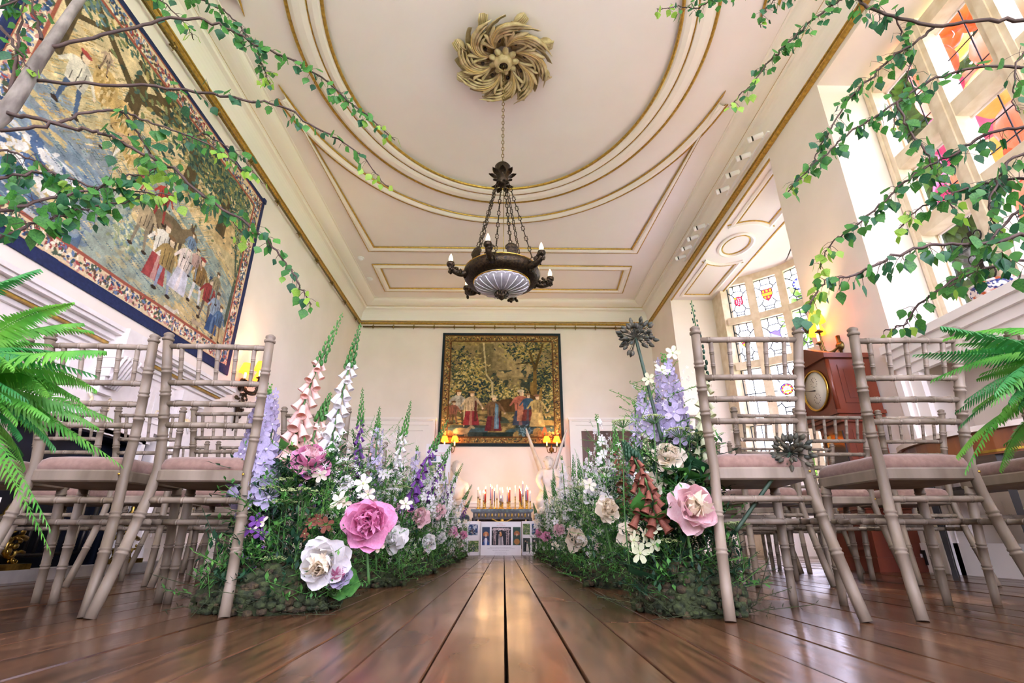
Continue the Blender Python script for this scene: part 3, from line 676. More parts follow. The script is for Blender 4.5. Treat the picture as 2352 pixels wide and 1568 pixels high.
# stained glass arms: thin panes coloured all through, cut to the shield's outline
def stained_mat():
    m = bpy.data.materials.new('stained_glass'); m.use_nodes = True; n = m.node_tree.nodes; l = m.node_tree.links; n.clear()
    o = n.new('ShaderNodeOutputMaterial'); t = n.new('ShaderNodeBsdfTransparent'); g = n.new('ShaderNodeBsdfGlossy'); mx = n.new('ShaderNodeMixShader'); a = n.new('ShaderNodeAttribute'); a.attribute_name = 'Col'
    l.new(a.outputs['Color'], t.inputs['Color']); g.inputs['Roughness'].default_value = .05; mx.inputs['Fac'].default_value = .04
    l.new(t.outputs[0], mx.inputs[1]); l.new(g.outputs[0], mx.inputs[2]); l.new(mx.outputs[0], o.inputs['Surface']); return m
M_STAIN = stained_mat()
GR, GY, GB, GP, GW = '4c0c14', '584a0c', '16184c', '342c50', '56565c'
def shield_glass(kd, shp, s, Mx, pane):
    c = Canvas(46, 46, 3); T = lambda x, y: (.5+x/(2.1*s), .5+y/(2.1*s)); R = lambda cx, cy, w, h, col: c.poly([T((cx-w)*s, (cy-h)*s), T((cx+w)*s, (cy-h)*s), T((cx+w)*s, (cy+h)*s), T((cx-w)*s, (cy+h)*s)], col)
    dsk = lambda x, y, r, col: c.ell(*T(x*s, y*s), r/2.1, r/2.1, col)
    c.fill(np.ones((46, 46)), {'lozenges': GR, 'bars': GR, 'chevron': GY, 'bend': GP, 'round': GB, 'wreath': GW}[kd])
    if kd == 'lozenges':
        for yy, xs in ((.5, (-.05, .3)), (.15, (-.35, 0., .35)), (-.2, (-.35, 0., .35)), (-.55, (-.1, .2))):
            for xx in xs: c.poly([T((xx-.11)*s, yy*s), T(xx*s, (yy-.17)*s), T((xx+.11)*s, yy*s), T(xx*s, (yy+.17)*s)], GW)
        dsk(-.5, .68, .2, GY)
    elif kd == 'bars':
        R(0, .08, .8, .2, GY)
        for xx in (-.5, -.02, .45): R(xx, .62, .12, .2, GY)
        for xx in (-.35, .1): R(xx, -.42, .12, .17, GY)
    elif kd == 'chevron':
        c.poly([T(-.8*s, -.1*s), T(0, .42*s), T(.8*s, -.1*s), T(.8*s, -.42*s), T(0, .1*s), T(-.8*s, -.42*s)], GR)
        for xx in (-.5, -.2, .2, .5): dsk(xx, .0-abs(xx)*.35+.1, .07, GB)
        for xx, yy in ((-.42, .6), (.42, .6), (0, -.5)): dsk(xx, yy, .2, GB); dsk(xx, yy, .08, GW)
    elif kd == 'bend':
        for o2 in (.2, -.02, -.24): c.poly([T(-.8*s, (.55+o2)*s), T(.8*s, (-.5+o2)*s), T(.8*s, (-.6+o2)*s), T(-.8*s, (.42+o2)*s)], GW)
    elif kd == 'round':
        dsk(0, 0, .70, GR); 
        for k in range(8): dsk(.6*math.cos(k*PI/4), .6*math.sin(k*PI/4), .12, GY)
        dsk(0, 0, .48, GW); R(0, -.22, .34, .12, GY); dsk(.05, .05, .16, '3c3c48')
    elif kd == 'wreath':
        for k in range(10): dsk(.68*math.cos(k*PI/5), .68*math.sin(k*PI/5), .14, GB)
    H = W = 46; h = 1.05*s; X = np.linspace(-h, h, W); cells = []; n = len(shp)
    def inside(x, y):
        r = False
        for (x0, y0), (x1, y1) in zip(shp, shp[1:]+shp[:1]):
            if (y0 > y) != (y1 > y) and x < (x1-x0)*(y-y0)/(y1-y0)+x0: r = not r
        return r
    vs = [tuple(Mx @ Vector((x, y, .006))) for y in X for x in X]
    fs = [(j*W+i, j*W+i+1, (j+1)*W+i+1, (j+1)*W+i) for j in range(H-1) for i in range(W-1) if inside((X[i]+X[i+1])/2, (X[j]+X[j+1])/2)]
    me = bpy.data.meshes.new('shield'); me.from_pydata(vs, [], fs); a = np.clip(c.a[::-1], 0, 1); a = np.where(a <= .04045, a/12.92, ((a+.055)/1.055)**2.4)
    ca = me.color_attributes.new('Col', 'FLOAT_COLOR', 'POINT'); ca.data.foreach_set('color', np.concatenate([a, np.ones(a.shape[:2]+(1,))], -1).reshape(-1).astype(np.float32)); me.materials.append(M_STAIN); inst('shield', me, pane)
for q in PENDING_SHIELDS: shield_glass(*q)
M_TAP = vcol_mat('woven_wool_picture', .95, .35)
M_NAVY = mat('navy_wool_border', '1d2b57', '16224a', scale=40, rough=.95, bump=.3)
M_NAVY2 = mat('dark_teal_wool_border', '15242c', '1c2f36', scale=40, rough=.95, bump=.3)

def tapestry_left():
    W, H = 440, 320; c = Canvas(W, H, 5); X, Y = c.X, c.Y
    f1, f2 = c.fbm(5), c.fbm(14, 3, (1, 3))
    c.fill(np.ones((H, W)), 'd8b67c'); c.fill(f1 > .52, 'cfa868', .7); c.fill((f2 > .55) & (Y < .8), 'b9a06c', .55)
    c.fill(Y > .70+.1*(f1-.5), 'dcc08c')
    # distant hills and rivers
    for y0, col, al in ((.60, 'bfae7c', .8), (.50, 'd9bd84', .9), (.40, 'c6ab6e', .8)):
        c.fill((Y < y0+.08*np.sin(X*7+y0*20)+.08*(f1-.5)), col, al)
    c.fill((abs(Y-(.62-.45*(X-.35))) < .03+.02*f2) & (X > .35), '7f9a9c', .75); c.fill((abs(Y-(.52-.42*(X-.4))) < .025*f2*2) & (X > .4), '6c8b98', .7)
    c.fill((abs(Y-(.30-.12*(X-.3))) < .06) & (f2 > .48), '8ba3a0', .7); c.fill((Y < .26) & (f1 > .47), '8aa09a', .8); c.fill((Y < .2) & (f2 > .52), 'b9a878', .7)
    c.fill((X < .32) & (Y < .42+.1*f1) & (f2 > .46), '6f86a2', .75); c.fill((X < .3) & (Y < .32) & (f1 > .5), '3f5a84', .7); c.fill((X < .25) & (Y < .3) & (f2 > .56), 'd8d6d4', .8)
    # wheat field streaks
    for _ in range(900):
        x, y = c.r.uniform(.05, .75), c.r.uniform(.38, .78); c.line(x, y, x+.02, y+.02, .0012, ('c79b52', 'e3c48c', '9a8450', '7f8a78')[c.r.integers(4)])
    for _ in range(700):
        x, y = c.r.uniform(.05, .97), c.r.uniform(.08, .5); c.line(x, y, x+.03, y-.012, .0012, ('5f7d88', '8fa49a', 'd2bd88', '4b6274')[c.r.integers(4)])
    G = ['3f5a4a', '5a6f4c', '2f4a46', '7c8450', 'a8924e', '4a6a5e']
    c.tree(.30, .55, .5, .42, G, n=700, size=.010); c.tree(.58, .62, .42, .5, G+['34504c'], n=1300, size=.011); c.tree(.78, .58, .36, .36, G, n=520, size=.009)
    c.tree(.93, .18, .7, .13, G+['8aa08c'], '4c5a4a', n=460, size=.008); c.tree(.08, .60, .42, .25, ['5d7a86', '48665e', '7d8a54'], n=380, size=.009)
    c.dabs(300, .5, .80, .12, .10, G, .010); c.dabs(220, .68, .78, .07, .10, G, .009)
    c.dabs(160, .42, .24, .03, .04, ['c9c59a', '6f8a90', '9aa474'], .008); c.dabs(120, .12, .22, .06, .05, ['e0dcd4', '4a6690'], .012)
    # hay stooks and reapers
    for x, y in ((.22, .66), (.29, .62), (.35, .56)):
        c.ell(x, y, .04, .05, 'cfa55e'); c.dabs(60, x, y, .015, .03, ['e6c488', 'a9843f'], .007, 1.4)
    c.figure(.15, .46, .24, 'd9cdb4', '43597a', 'b8433a'); c.figure(.28, .45, .15, 'c59a72', 'e8e0d0', 'c59a72', lean=.5); c.figure(.40, .44, .13, 'b44a3e', 'b44a3e', 'b44a3e', lean=.4)
    c.figure(.20, .70, .10, 'b9977a', '8a6a50'); c.figure(.52, .46, .10, '7f6a56', '8c97a0')
    # dancing company
    c.beast(.555, .30, .17, '7c6848', '5a4a38'); c.figure(.50, .38, .19, 'b8392f', 'a33830', '7a4a34')
    c.figure(.545, .15, .26, 'e6dccb', 'a83e3c', '8a6a4c', skirt=True); c.figure(.585, .12, .25, 'b08d4e', '8a93ab', '7c5c38', lean=-.06)
    c.figure(.645, .17, .25, 'e3cfc4', 'c9c6d2', 'c9b08c', skirt=True, lean=.1); c.figure(.735, .17, .23, '9a7238', 'cfcac8', 'a33c34'); c.figure(.80, .13, .22, 'a83a36', '6a5a4c', '2e4a72')
    c.figure(.855, .10, .21, '8fa3ba', '33507f', '6a4a34', skirt=True); c.figure(.89, .08, .18, '4a6a90', '8a6a44', '7a5a3c'); c.figure(.46, .22, .22, 'b59b72', '8b7c64'); c.figure(.83, .24, .16, '9a8a64', '6b7a70')
    c.figure(.70, .27, .15, 'c59c8c', '7f8a92'); c.beast(.77, .07, .05, 'b49c7c', '6a543c', False); c.beast(.64, .04, .06, 'd8cdb8', '8a785c', False); c.figure(.66, .33, .14, '6b86a6', 'bfb7a2')
    c.a *= (.80+.40*c.fbm(60, 3))[..., None]; c.border(.055, 'dcc294', 'a8523c', ['2f4a74', '5c7aa6', 'a83e3c', 'c98a7c', '4a5e48', 'efe2c8', '6a4a34'], 2600)
    c.a = c.a*.80+.20*c.a.mean(-1, keepdims=True); c.a *= (.94+.12*c.r.random((H, W)))[..., None]
    t = empty('tapestry', (XL, 3.82, 2.0), label='large woven country dance tapestry with navy border above the fireplace', cat='tapestry')
    # local frame: wall normal +x; u runs +y
    Y0, Y1, Z0, Z1 = 2.28-3.82, 5.40-3.82, .03, 2.25
    cloth('woven_picture', c, (.004, Y0, Z0), (0, 1, 0), (0, 0, 1), (Y1-Y0, Z1-Z0), t, M_TAP, .006, .014)
    for n2, lo, hi in (('navy_border', (.002, Y0-.07, Z0-.09), (.016, Y1+.06, Z0+.005)), ('navy_border', (.002, Y0-.07, Z1-.005), (.016, Y1+.06, Z1+.05)), ('navy_border', (.002, Y0-.07, Z0), (.015, Y0+.005, Z1)), ('navy_border', (.002, Y1-.005, Z0), (.015, Y1+.06, Z1))):
        obj(n2, MB().b2(lo, hi), M_NAVY, t)
    obj('hanging_tab', MB().box((.02, Y1+.03, Z1+.03), (.03, .06, .06)), M_NAVY, t)
tapestry_left()

def tapestry_back():
    W, H = 270, 264; c = Canvas(W, H, 11); X, Y = c.X, c.Y; f1, f2 = c.fbm(5), c.fbm(12, 3, (1, 3))
    c.fill(np.ones((H, W)), '8e7c54'); c.fill(f1 > .5, '766646', .7); c.fill((Y > .6) & (X > .4) & (X < .75), 'ab9568', .8); c.fill((Y > .9) & (X < .4), '9a8450', .8); c.fill((Y < .66) & (Y > .36) & (f1 > .44), '2c3a34', .75)
    c.fill((Y > .55) & (X > .30) & (X < .42+.1*(1-Y)) & (Y < .92), '6f6444', .85); c.fill((Y > .66) & (X > .42) & (X < .55) & (Y < .84-.6*(X-.42)), '8b7a54', .8)
    c.fill(Y < .33+.05*f1, '7a6840'); c.fill((Y < .33) & (f2 > .5), '5a5334', .8); c.fill((Y < .3) & (f2 < .42), 'b0935a', .7); c.fill((Y < .16) & (f1 > .42), '2f3c3a', .9); c.fill((abs(Y-.21) < .03) & (f2 > .46), '3f4a3e', .9)
    c.fill((Y < .10) & (X > .35) & (X < .6), '20302f', .9); c.fill((abs(Y-.12) < .02) & (f1 > .4), '43606a', .7)
    D = ['23343a', '2f4440', '3c4f3c', '6d6b3e', 'a8924f', 'b9a25c', '1f2e36']
    L = ['c2aa66', 'a8924f', '6d6b3e', '3c4f3c', 'd0ba7c']
    for x, y, sx, sy, n, cols in ((.18, .62, .06, .07, 240, L), (.13, .78, .06, .06, 140, D), (.27, .66, .05, .08, 240, L), (.33, .48, .05, .06, 200, D), (.22, .48, .08, .05, 220, D), (.10, .45, .04, .06, 140, L), (.46, .48, .05, .06, 220, D+L), (.56, .42, .05, .05, 160, L), (.66, .42, .05, .04, 130, L), (.88, .55, .05, .14, 380, D), (.92, .36, .05, .06, 200, L), (.80, .55, .03, .1, 130, D), (.62, .86, .07, .04, 150, D), (.72, .82, .08, .06, 330, D+L), (.84, .90, .06, .03, 160, D)):
        c.dabs(n, x, y, sx, sy, cols, .011)
    c.line(.34, .93, .37, .62, .008, 'c9b684'); c.line(.37, .62, .42, .55, .008, 'c9b684'); c.line(.42, .55, .43, .34, .010, 'c9b684')
    c.line(.78, .36, .79, .70, .022, '7a5f30'); c.line(.79, .66, .74, .86, .012, '5a4826'); c.line(.79, .68, .86, .92, .014, '5a4826'); c.line(.78, .74, .62, .72, .007, '4a3c22'); c.line(.75, .35, .76, .55, .02, '8a6d38'); c.line(.82, .34, .84, .5, .016, '96773c')
    c.figure(.135, .17, .30, 'b3ad9c', '54442c', '8a6236'); c.figure(.10, .17, .20, '8c5a48', '6a4a38'); c.line(.19, .15, .19, .36, .004, 'cfc29a')
    c.figure(.25, .16, .30, 'c9b08a', '8a3238', 'b08a58', skirt=True); c.line(.285, .2, .285, .38, .012, '5a3028')
    c.beast(.57, .20, .22, '5a4226', '3c2c1c'); c.figure(.435, .11, .31, '7d5f42', '6a2a30', 'c5b48c', skirt=True); c.poly([(.44, .13), (.48, .13), (.475, .34), (.45, .36)], '5f8094'); c.poly([(.455, .13), (.465, .13), (.462, .34), (.455, .34)], '7d9cab')
    c.figure(.665, .16, .31, 'b36a54', '41485a', 'd2c2a0', skirt=True); c.poly([(.63, .2), (.70, .2), (.69, .38), (.645, .38)], 'b87a5e'); c.figure(.725, .2, .24, '3c5a70', '7a3c34', 'a07a4c', skirt=True)
    c.figure(.80, .15, .28, 'c0a468', 'bfa46c', '9a6c50', skirt=True); c.ell(.80, .22, .055, .05, 'c9ae74'); c.beast(.17, .04, .11, '9a8c68', '7c6c4c', False)
    c.ell(.86, .09, .022, .045, '8a4f34'); c.ell(.82, .08, .02, .04, '9c7a48'); c.ell(.86, .13, .012, .015, '8a4f34'); c.dabs(60, .70, .10, .03, .025, ['35505c', '6c8a94'], .010); c.dabs(70, .92, .07, .03, .03, ['c2aa66', '3c4f3c'], .010)
    c.a *= (.74+.50*c.fbm(45, 3))[..., None]; c.border(.06, '8f7240', '5c3c22', ['3a3a2c', '6a2e28', 'd8bd7c', '4a5440', '8a6a3a', '2c3036', 'c09858'], 1500)
    c.a *= (.92+.14*c.r.random((H, W)))[..., None]
    t = empty('tapestry', (0, YB, 1.95), label='square dark pastoral tapestry with figures under trees on end wall', cat='tapestry')
    x0, x1, z0, z1 = -1.27, 1.14, .04, 2.34
    cloth('woven_picture', c, (x0, -.006, z0), (1, 0, 0), (0, 0, 1), (x1-x0, z1-z0), t, M_TAP, .010, .022)
    for lo, hi in (((x0-.05, -.024, z0-.06), (x1+.05, -.002, z0+.005)), ((x0-.05, -.024, z1-.005), (x1+.05, -.002, z1+.05)), ((x0-.05, -.022, z0), (x0+.005, -.002, z1)), ((x1-.005, -.022, z0), (x1+.05, -.002, z1))):
        obj('dark_border', MB().b2(lo, hi), M_NAVY2, t)
tapestry_back()

# ================================================================= CHANDELIER
def chandelier():
    zc = 2.335
    t = empty('chandelier', (CXC, YR, zc), label='dark bronze chandelier with frosted bowl hung on chains below rose', cat='chandelier')
    G = mat('frosted_cut_glass', 'd9d3dc', 'c3bdc9', scale=30, rough=.35, transl=.3)
    B = MB(); n = 32
    R = .285
    obj('rim', MB().lathe([(.235, -.05), (.30, -.045), (.325, -.01), (.335, .02), (.325, .05), (.30, .06), (.25, .055), (.235, .0)], 40), M_BRONZE, t)
    obj('gilt_fillet', MB().lathe([(.318, .05), (.328, .056), (.318, .064)], 40).lathe([(.238, -.052), (.248, -.058), (.238, -.064)], 40), M_BRASS, t)
    prof = [(.24*math.cos(a), -.05-.095*math.sin(a)) for a in [PI/2*i/9 for i in range(9)]]+[(.03, -.145)]
    bowl = obj('glass_bowl', MB().lathe(prof, 40), G, t)
    cut = MB()
    for k in range(20):
        a = 2*PI*k/20; cut.tube([((.24*math.cos(q)+.001)*math.cos(a), (.24*math.cos(q)+.001)*math.sin(a), -.051-.095*math.sin(q)) for q in (.35, .6, .85, 1.1, 1.35)], [.006, .005, .004, .004, .003], 4)
        p = [((.24*math.cos(q))*math.cos(a+da), (.24*math.cos(q))*math.sin(a+da), -.052-.095*math.sin(q)) for q, da in ((.34, -.15), (.2, -.08), (.16, 0), (.2, .08), (.34, .15))]
        cut.tube(p, .004, 4)
    obj('cut_fluting', cut, mat('cut_glass_lines', 'f2eef4', rough=.2), bowl)
    fin = MB().lathe([(.045, -.135), (.055, -.145), (.035, -.165), (.05, -.178), (.03, -.198), (.012, -.212), (0, -.222)], 14)
    for k in range(8): a = k*PI/4; fin.ball((.045*math.cos(a), .045*math.sin(a), -.162), (.018, .012, .03), 6, 4, M=Matrix.Rotation(a, 3, 'Z'))
    obj('finial', fin, M_BRONZE, t)
    for k in range(6):
        a = k*PI/3+.28
        h = empty('lamp_arm', (0, 0, 0), a, t)
        arm = MB().tube(curve_pts([(.30, 0, .0), (.36, 0, -.02), (.42, 0, .0), (.45, 0, .03)], 5), [.030-.0004*i for i in range(16)], 8)
        rr = random.Random(k)
        for _ in range(26):
            u = rr.random(); p = Vector((.31+.15*u, 0, -.02+.03*u)); arm.ball(p+Vector((rr.uniform(-.02, .02), rr.uniform(-.035, .035), rr.uniform(-.03, .04))), (rr.uniform(.012, .024), rr.uniform(.008, .018), rr.uniform(.008, .016)), 6, 4, M=Euler((rr.random()*3, rr.random()*3, rr.random()*3)).to_matrix())
        arm.lathe([(.018, .03), (.034, .045), (.036, .06), (.03, .075), (.022, .08)], 10, Matrix.Translation((.45, 0, 0)))
        obj('scroll_branch', arm, M_BRONZE, h)
        obj('bulb', MB().lathe([(.010, .075), (.018, .095), (.019, .11), (.012, .135), (.004, .155), (0, .16)], 10, Matrix.Translation((.45, 0, 0))), mat('lit_candle_bulb', 'fff0d8', rough=.3, emis='ffdba0', es=5.) if k == 1 else mat('clear_candle_bulb', 'f2e8d8', rough=.1, emis='ffdba0', es=.6), h)
        # crest between the arms, chain above it
        a2 = a+PI/6; cr = MB()
        Mx = Matrix.Rotation(a2, 4, 'Z')
        for s in range(9):
            q = (s-4)*.2; cr.ball(Mx @ Vector((.305, .055*math.sin(q*1.3), .075+.07*math.cos(q*1.2))), (.012, .012, .022), 6, 4)
        cr.prism([(-.04, 0), (.04, 0), (.045, .05), (.02, .10), (-.02, .10), (-.045, .05)], .012, Mx @ Matrix(((0, 0, 1, .30), (1, 0, 0, 0), (0, 1, 0, .05), (0, 0, 0, 1))))
        obj('palmette_crest', cr, M_BRONZE, t)
        c = MB(); p0 = Vector((.295*math.cos(a2), .295*math.sin(a2), .06)); p1 = Vector((.06*math.cos(a2), .06*math.sin(a2), 1.0)); N = 17; d = (p1-p0)/N; du = d.normalized()
        side = du.cross(Vector((0, 0, 1))).normalized(); oth = du.cross(side)
        for i in range(N):
            A, Bv = p0+d*i, p0+d*(i+1); sd = side if i % 2 == 0 else oth
            for s in (-1, 1): c.tube([A+du*.006, A+d*.25+sd*s*.015, A+d*.5+sd*s*.009, A+d*.75+sd*s*.015, Bv-du*.006], .0042, 5)
            c.ball(Bv, .0075, 6, 4)
        obj('suspension_chain', c, M_BRONZE, t)
    crown = MB().lathe([(.02, .96), (.06, 1.0), (.05, 1.05), (.065, 1.10), (.06, 1.14), (.075, 1.19), (.06, 1.21), (.02, 1.18)], 16)
    obj('crown_cup', crown, M_BRONZE, t)
    pet = MB(); vs = []
    for i in range(7):
        u = i/6; w = .032*math.sin(PI*(.12+.86*u)); 
        for v in (-1, 0, 1): vs.append((.05+.085*u, v*w, .03*u*u-.012*abs(v)+.012*math.sin(PI*u)))
    pet.add(vs, [(i*3+j, i*3+j+1, i*3+j+4, i*3+j+3) for i in range(6) for j in range(2)], True); pm = pet.mesh('crown_petal', M_BRONZE)
    for k in range(8): inst('crown_petal', pm, t, (0, 0, 1.07), (0, -.15, k*PI/4)); 
    for k in range(6): inst('crown_petal', pm, t, (0, 0, 1.0), (0, .55, k*PI/3), .8)
    for k in range(10): inst('crown_petal', pm, t, (0, 0, 1.15), (0, -1.0, k*PI/5), .6)
    c = MB(); z = 1.18; i = 0
    while z < 2.55:
        s = Vector((1, 0, 0)) if i % 2 else Vector((0, 1, 0)); A = Vector((0, 0, z))
        c.tube([A+s*.0, A+s*.011+Vector((0, 0, .012)), A+s*.011+Vector((0, 0, .036)), A+Vector((0, 0, .048)), A-s*.011+Vector((0, 0, .036)), A-s*.011+Vector((0, 0, .012)), A], .0042, 5, False); z += .041; i += 1
    obj('main_chain', c, M_DBRASS, t)
    obj('flex', MB().tube([(.012, 0, .0), (.012, 0, 1.2)], .0035, 5), M_DBRASS, t)
    obj('bowl_floor', MB().lathe([(0, .0), (.24, .0), (.24, .01), (0, .01)], 24), M_BRONZE, t)
chandelier()

# ================================================================= SCONCES
M_SHADE = mat('amber_silk_shade', 'f2b650', 'e9a53c', scale=14, rough=.8, transl=.5, emis='ffab3a', es=.55)
M_CANDLETUBE = mat('ivory_candle_tube', 'f3e6c8', rough=.5, emis='ffd590', es=.35)
def sconce(loc, rz, arms, rich, label, power=3.):
    # local frame: wall behind at -y... faces +y
    t = empty('wall_sconce', loc, rz, label=label, cat='wall lamp', group='shaded wall sconces')
    m = M_BRONZE if rich else M_DBRASS
    bp = MB().lathe([(0, 0), (.045, 0), (.05, .012), (.03, .022), (.02, .04)], 14, Matrix.Rotation(-PI/2, 4, 'X'))
    if rich:
        rr = random.Random(4)
        for _ in range(70):
            z = rr.uniform(-.36, .10); w = .05+.08*max(0, 1-abs(z+.03)/.3)
            bp.ball((rr.uniform(-w, w), .02+rr.uniform(0, .045), z), (rr.uniform(.012, .03), .012, rr.uniform(.012, .03)), 6, 4, M=Euler((rr.random(), rr.random()*3, rr.random())).to_matrix())
        bp.tube([(0, .03, -.2), (0, .035, -.4), (0, .02, -.52)], [.03, .022, .006], 8)
    else: bp.tube([(0, .012, -.07), (0, .012, .10)], [.012, .02], 8)
    obj('backplate', bp, m, t)
    for dx, dy, dz in arms:
        a = empty('lamp_arm', (0, 0, 0), 0, t)
        obj('scroll_arm', MB().tube(curve_pts([(0, .03, -.01), (dx*.45, .03+dy*.5, -.06), (dx*.85, .03+dy*.9, -.05), (dx, .03+dy, dz)], 6), .0085 if not rich else .013, 7).lathe([(.006, 0), (.034, .008), (.036, .014), (.012, .016), (.016, .03)], 12, Matrix.Translation((dx, .03+dy, dz))), m, a)
        obj('candle_tube', MB().lathe([(.013, .015), (.013, .12), (.008, .125)], 10, Matrix.Translation((dx, .03+dy, dz))), M_CANDLETUBE, a)
        obj('shade', MB().lathe([(.075, .105), (.071, .125), (.044, .215), (.042, .215), (.069, .125), (.073, .105)], 20, Matrix.Translation((dx, .03+dy, dz))), M_SHADE, a)
        d = bpy.data.lights.new('sconce_bulb', 'POINT'); d.energy = power; d.color = (1, .62, .26); d.shadow_soft_size = .02
        L = bpy.data.objects.new('sconce_bulb', d); COL.objects.link(L); L.parent = a; L.location = (dx, .03+dy, dz+.15); L['kind'] = 'helper'
two = [(-.098, .09, .03), (.098, .09, .03)]
sconce((-1.065, YB, 1.87), PI, two, False, 'brass two-light sconce with amber shades beside the tall photo board')
sconce((.93, YB, 1.87), PI, two, False, 'brass two-light sconce with amber shades behind the winged statue')
sconce((XR, 4.33, 1.90), PI/2, [(.13, .08, .06), (-.02, .16, .12)], False, 'brass two-light sconce with amber shades above the tall clock', 3.5)
sconce((XL, 5.78, 1.90), -PI/2, [(-.17, .10, .02), (0, .18, .10), (.17, .10, .02)], True, 'ornate black three-light sconce with amber shades beyond the fireplace', 2.2)

# ================================================================= SPOT TRACKS
def spot_track(y0, y1, n, label):
    t = empty('spotlight_track', (XR-.10, (y0+y1)/2, 4.62), label=label, cat='spotlights', group='white spotlight tracks')
    obj('track_bar', MB().b2((0, y0-(y0+y1)/2-.1, 0), (.03, (y1-y0)/2+.1, .02)), M_WHITE, t)
    for i in range(n):
        y = (i/(n-1)-.5)*(y1-y0); h = empty('spot_head', (-.02, y, .03), 0, t)
        obj('swivel', MB().tube([(.02, 0, -.02), (-.02, 0, .01)], .008, 6), M_WHITE, h)
        d = Vector((-.75, .45, -.1)).normalized(); Mx = Matrix.Translation((-.02, 0, .01)) @ d.to_track_quat('Z', 'Y').to_matrix().to_4x4()
        obj('lamp_can', MB().lathe([(.0, -.05), (.028, -.045), (.03, .07), (.0, .07)], 14, Mx), M_WHITE, h)
        obj('black_collar', MB().lathe([(.0305, .068), (.031, .085), (.028, .085)], 14, Mx), M_IRON, h)
        obj('lens', MB().lathe([(.034, .085), (.036, .12), (.03, .128), (0, .13)], 14, Mx), M_WHITE, h)
spot_track(4.60, 5.56, 4, 'white four-head spotlight track on cornice nearer the pier')
spot_track(6.44, 7.32, 4, 'white four-head spotlight track on cornice above the middle of the bay')
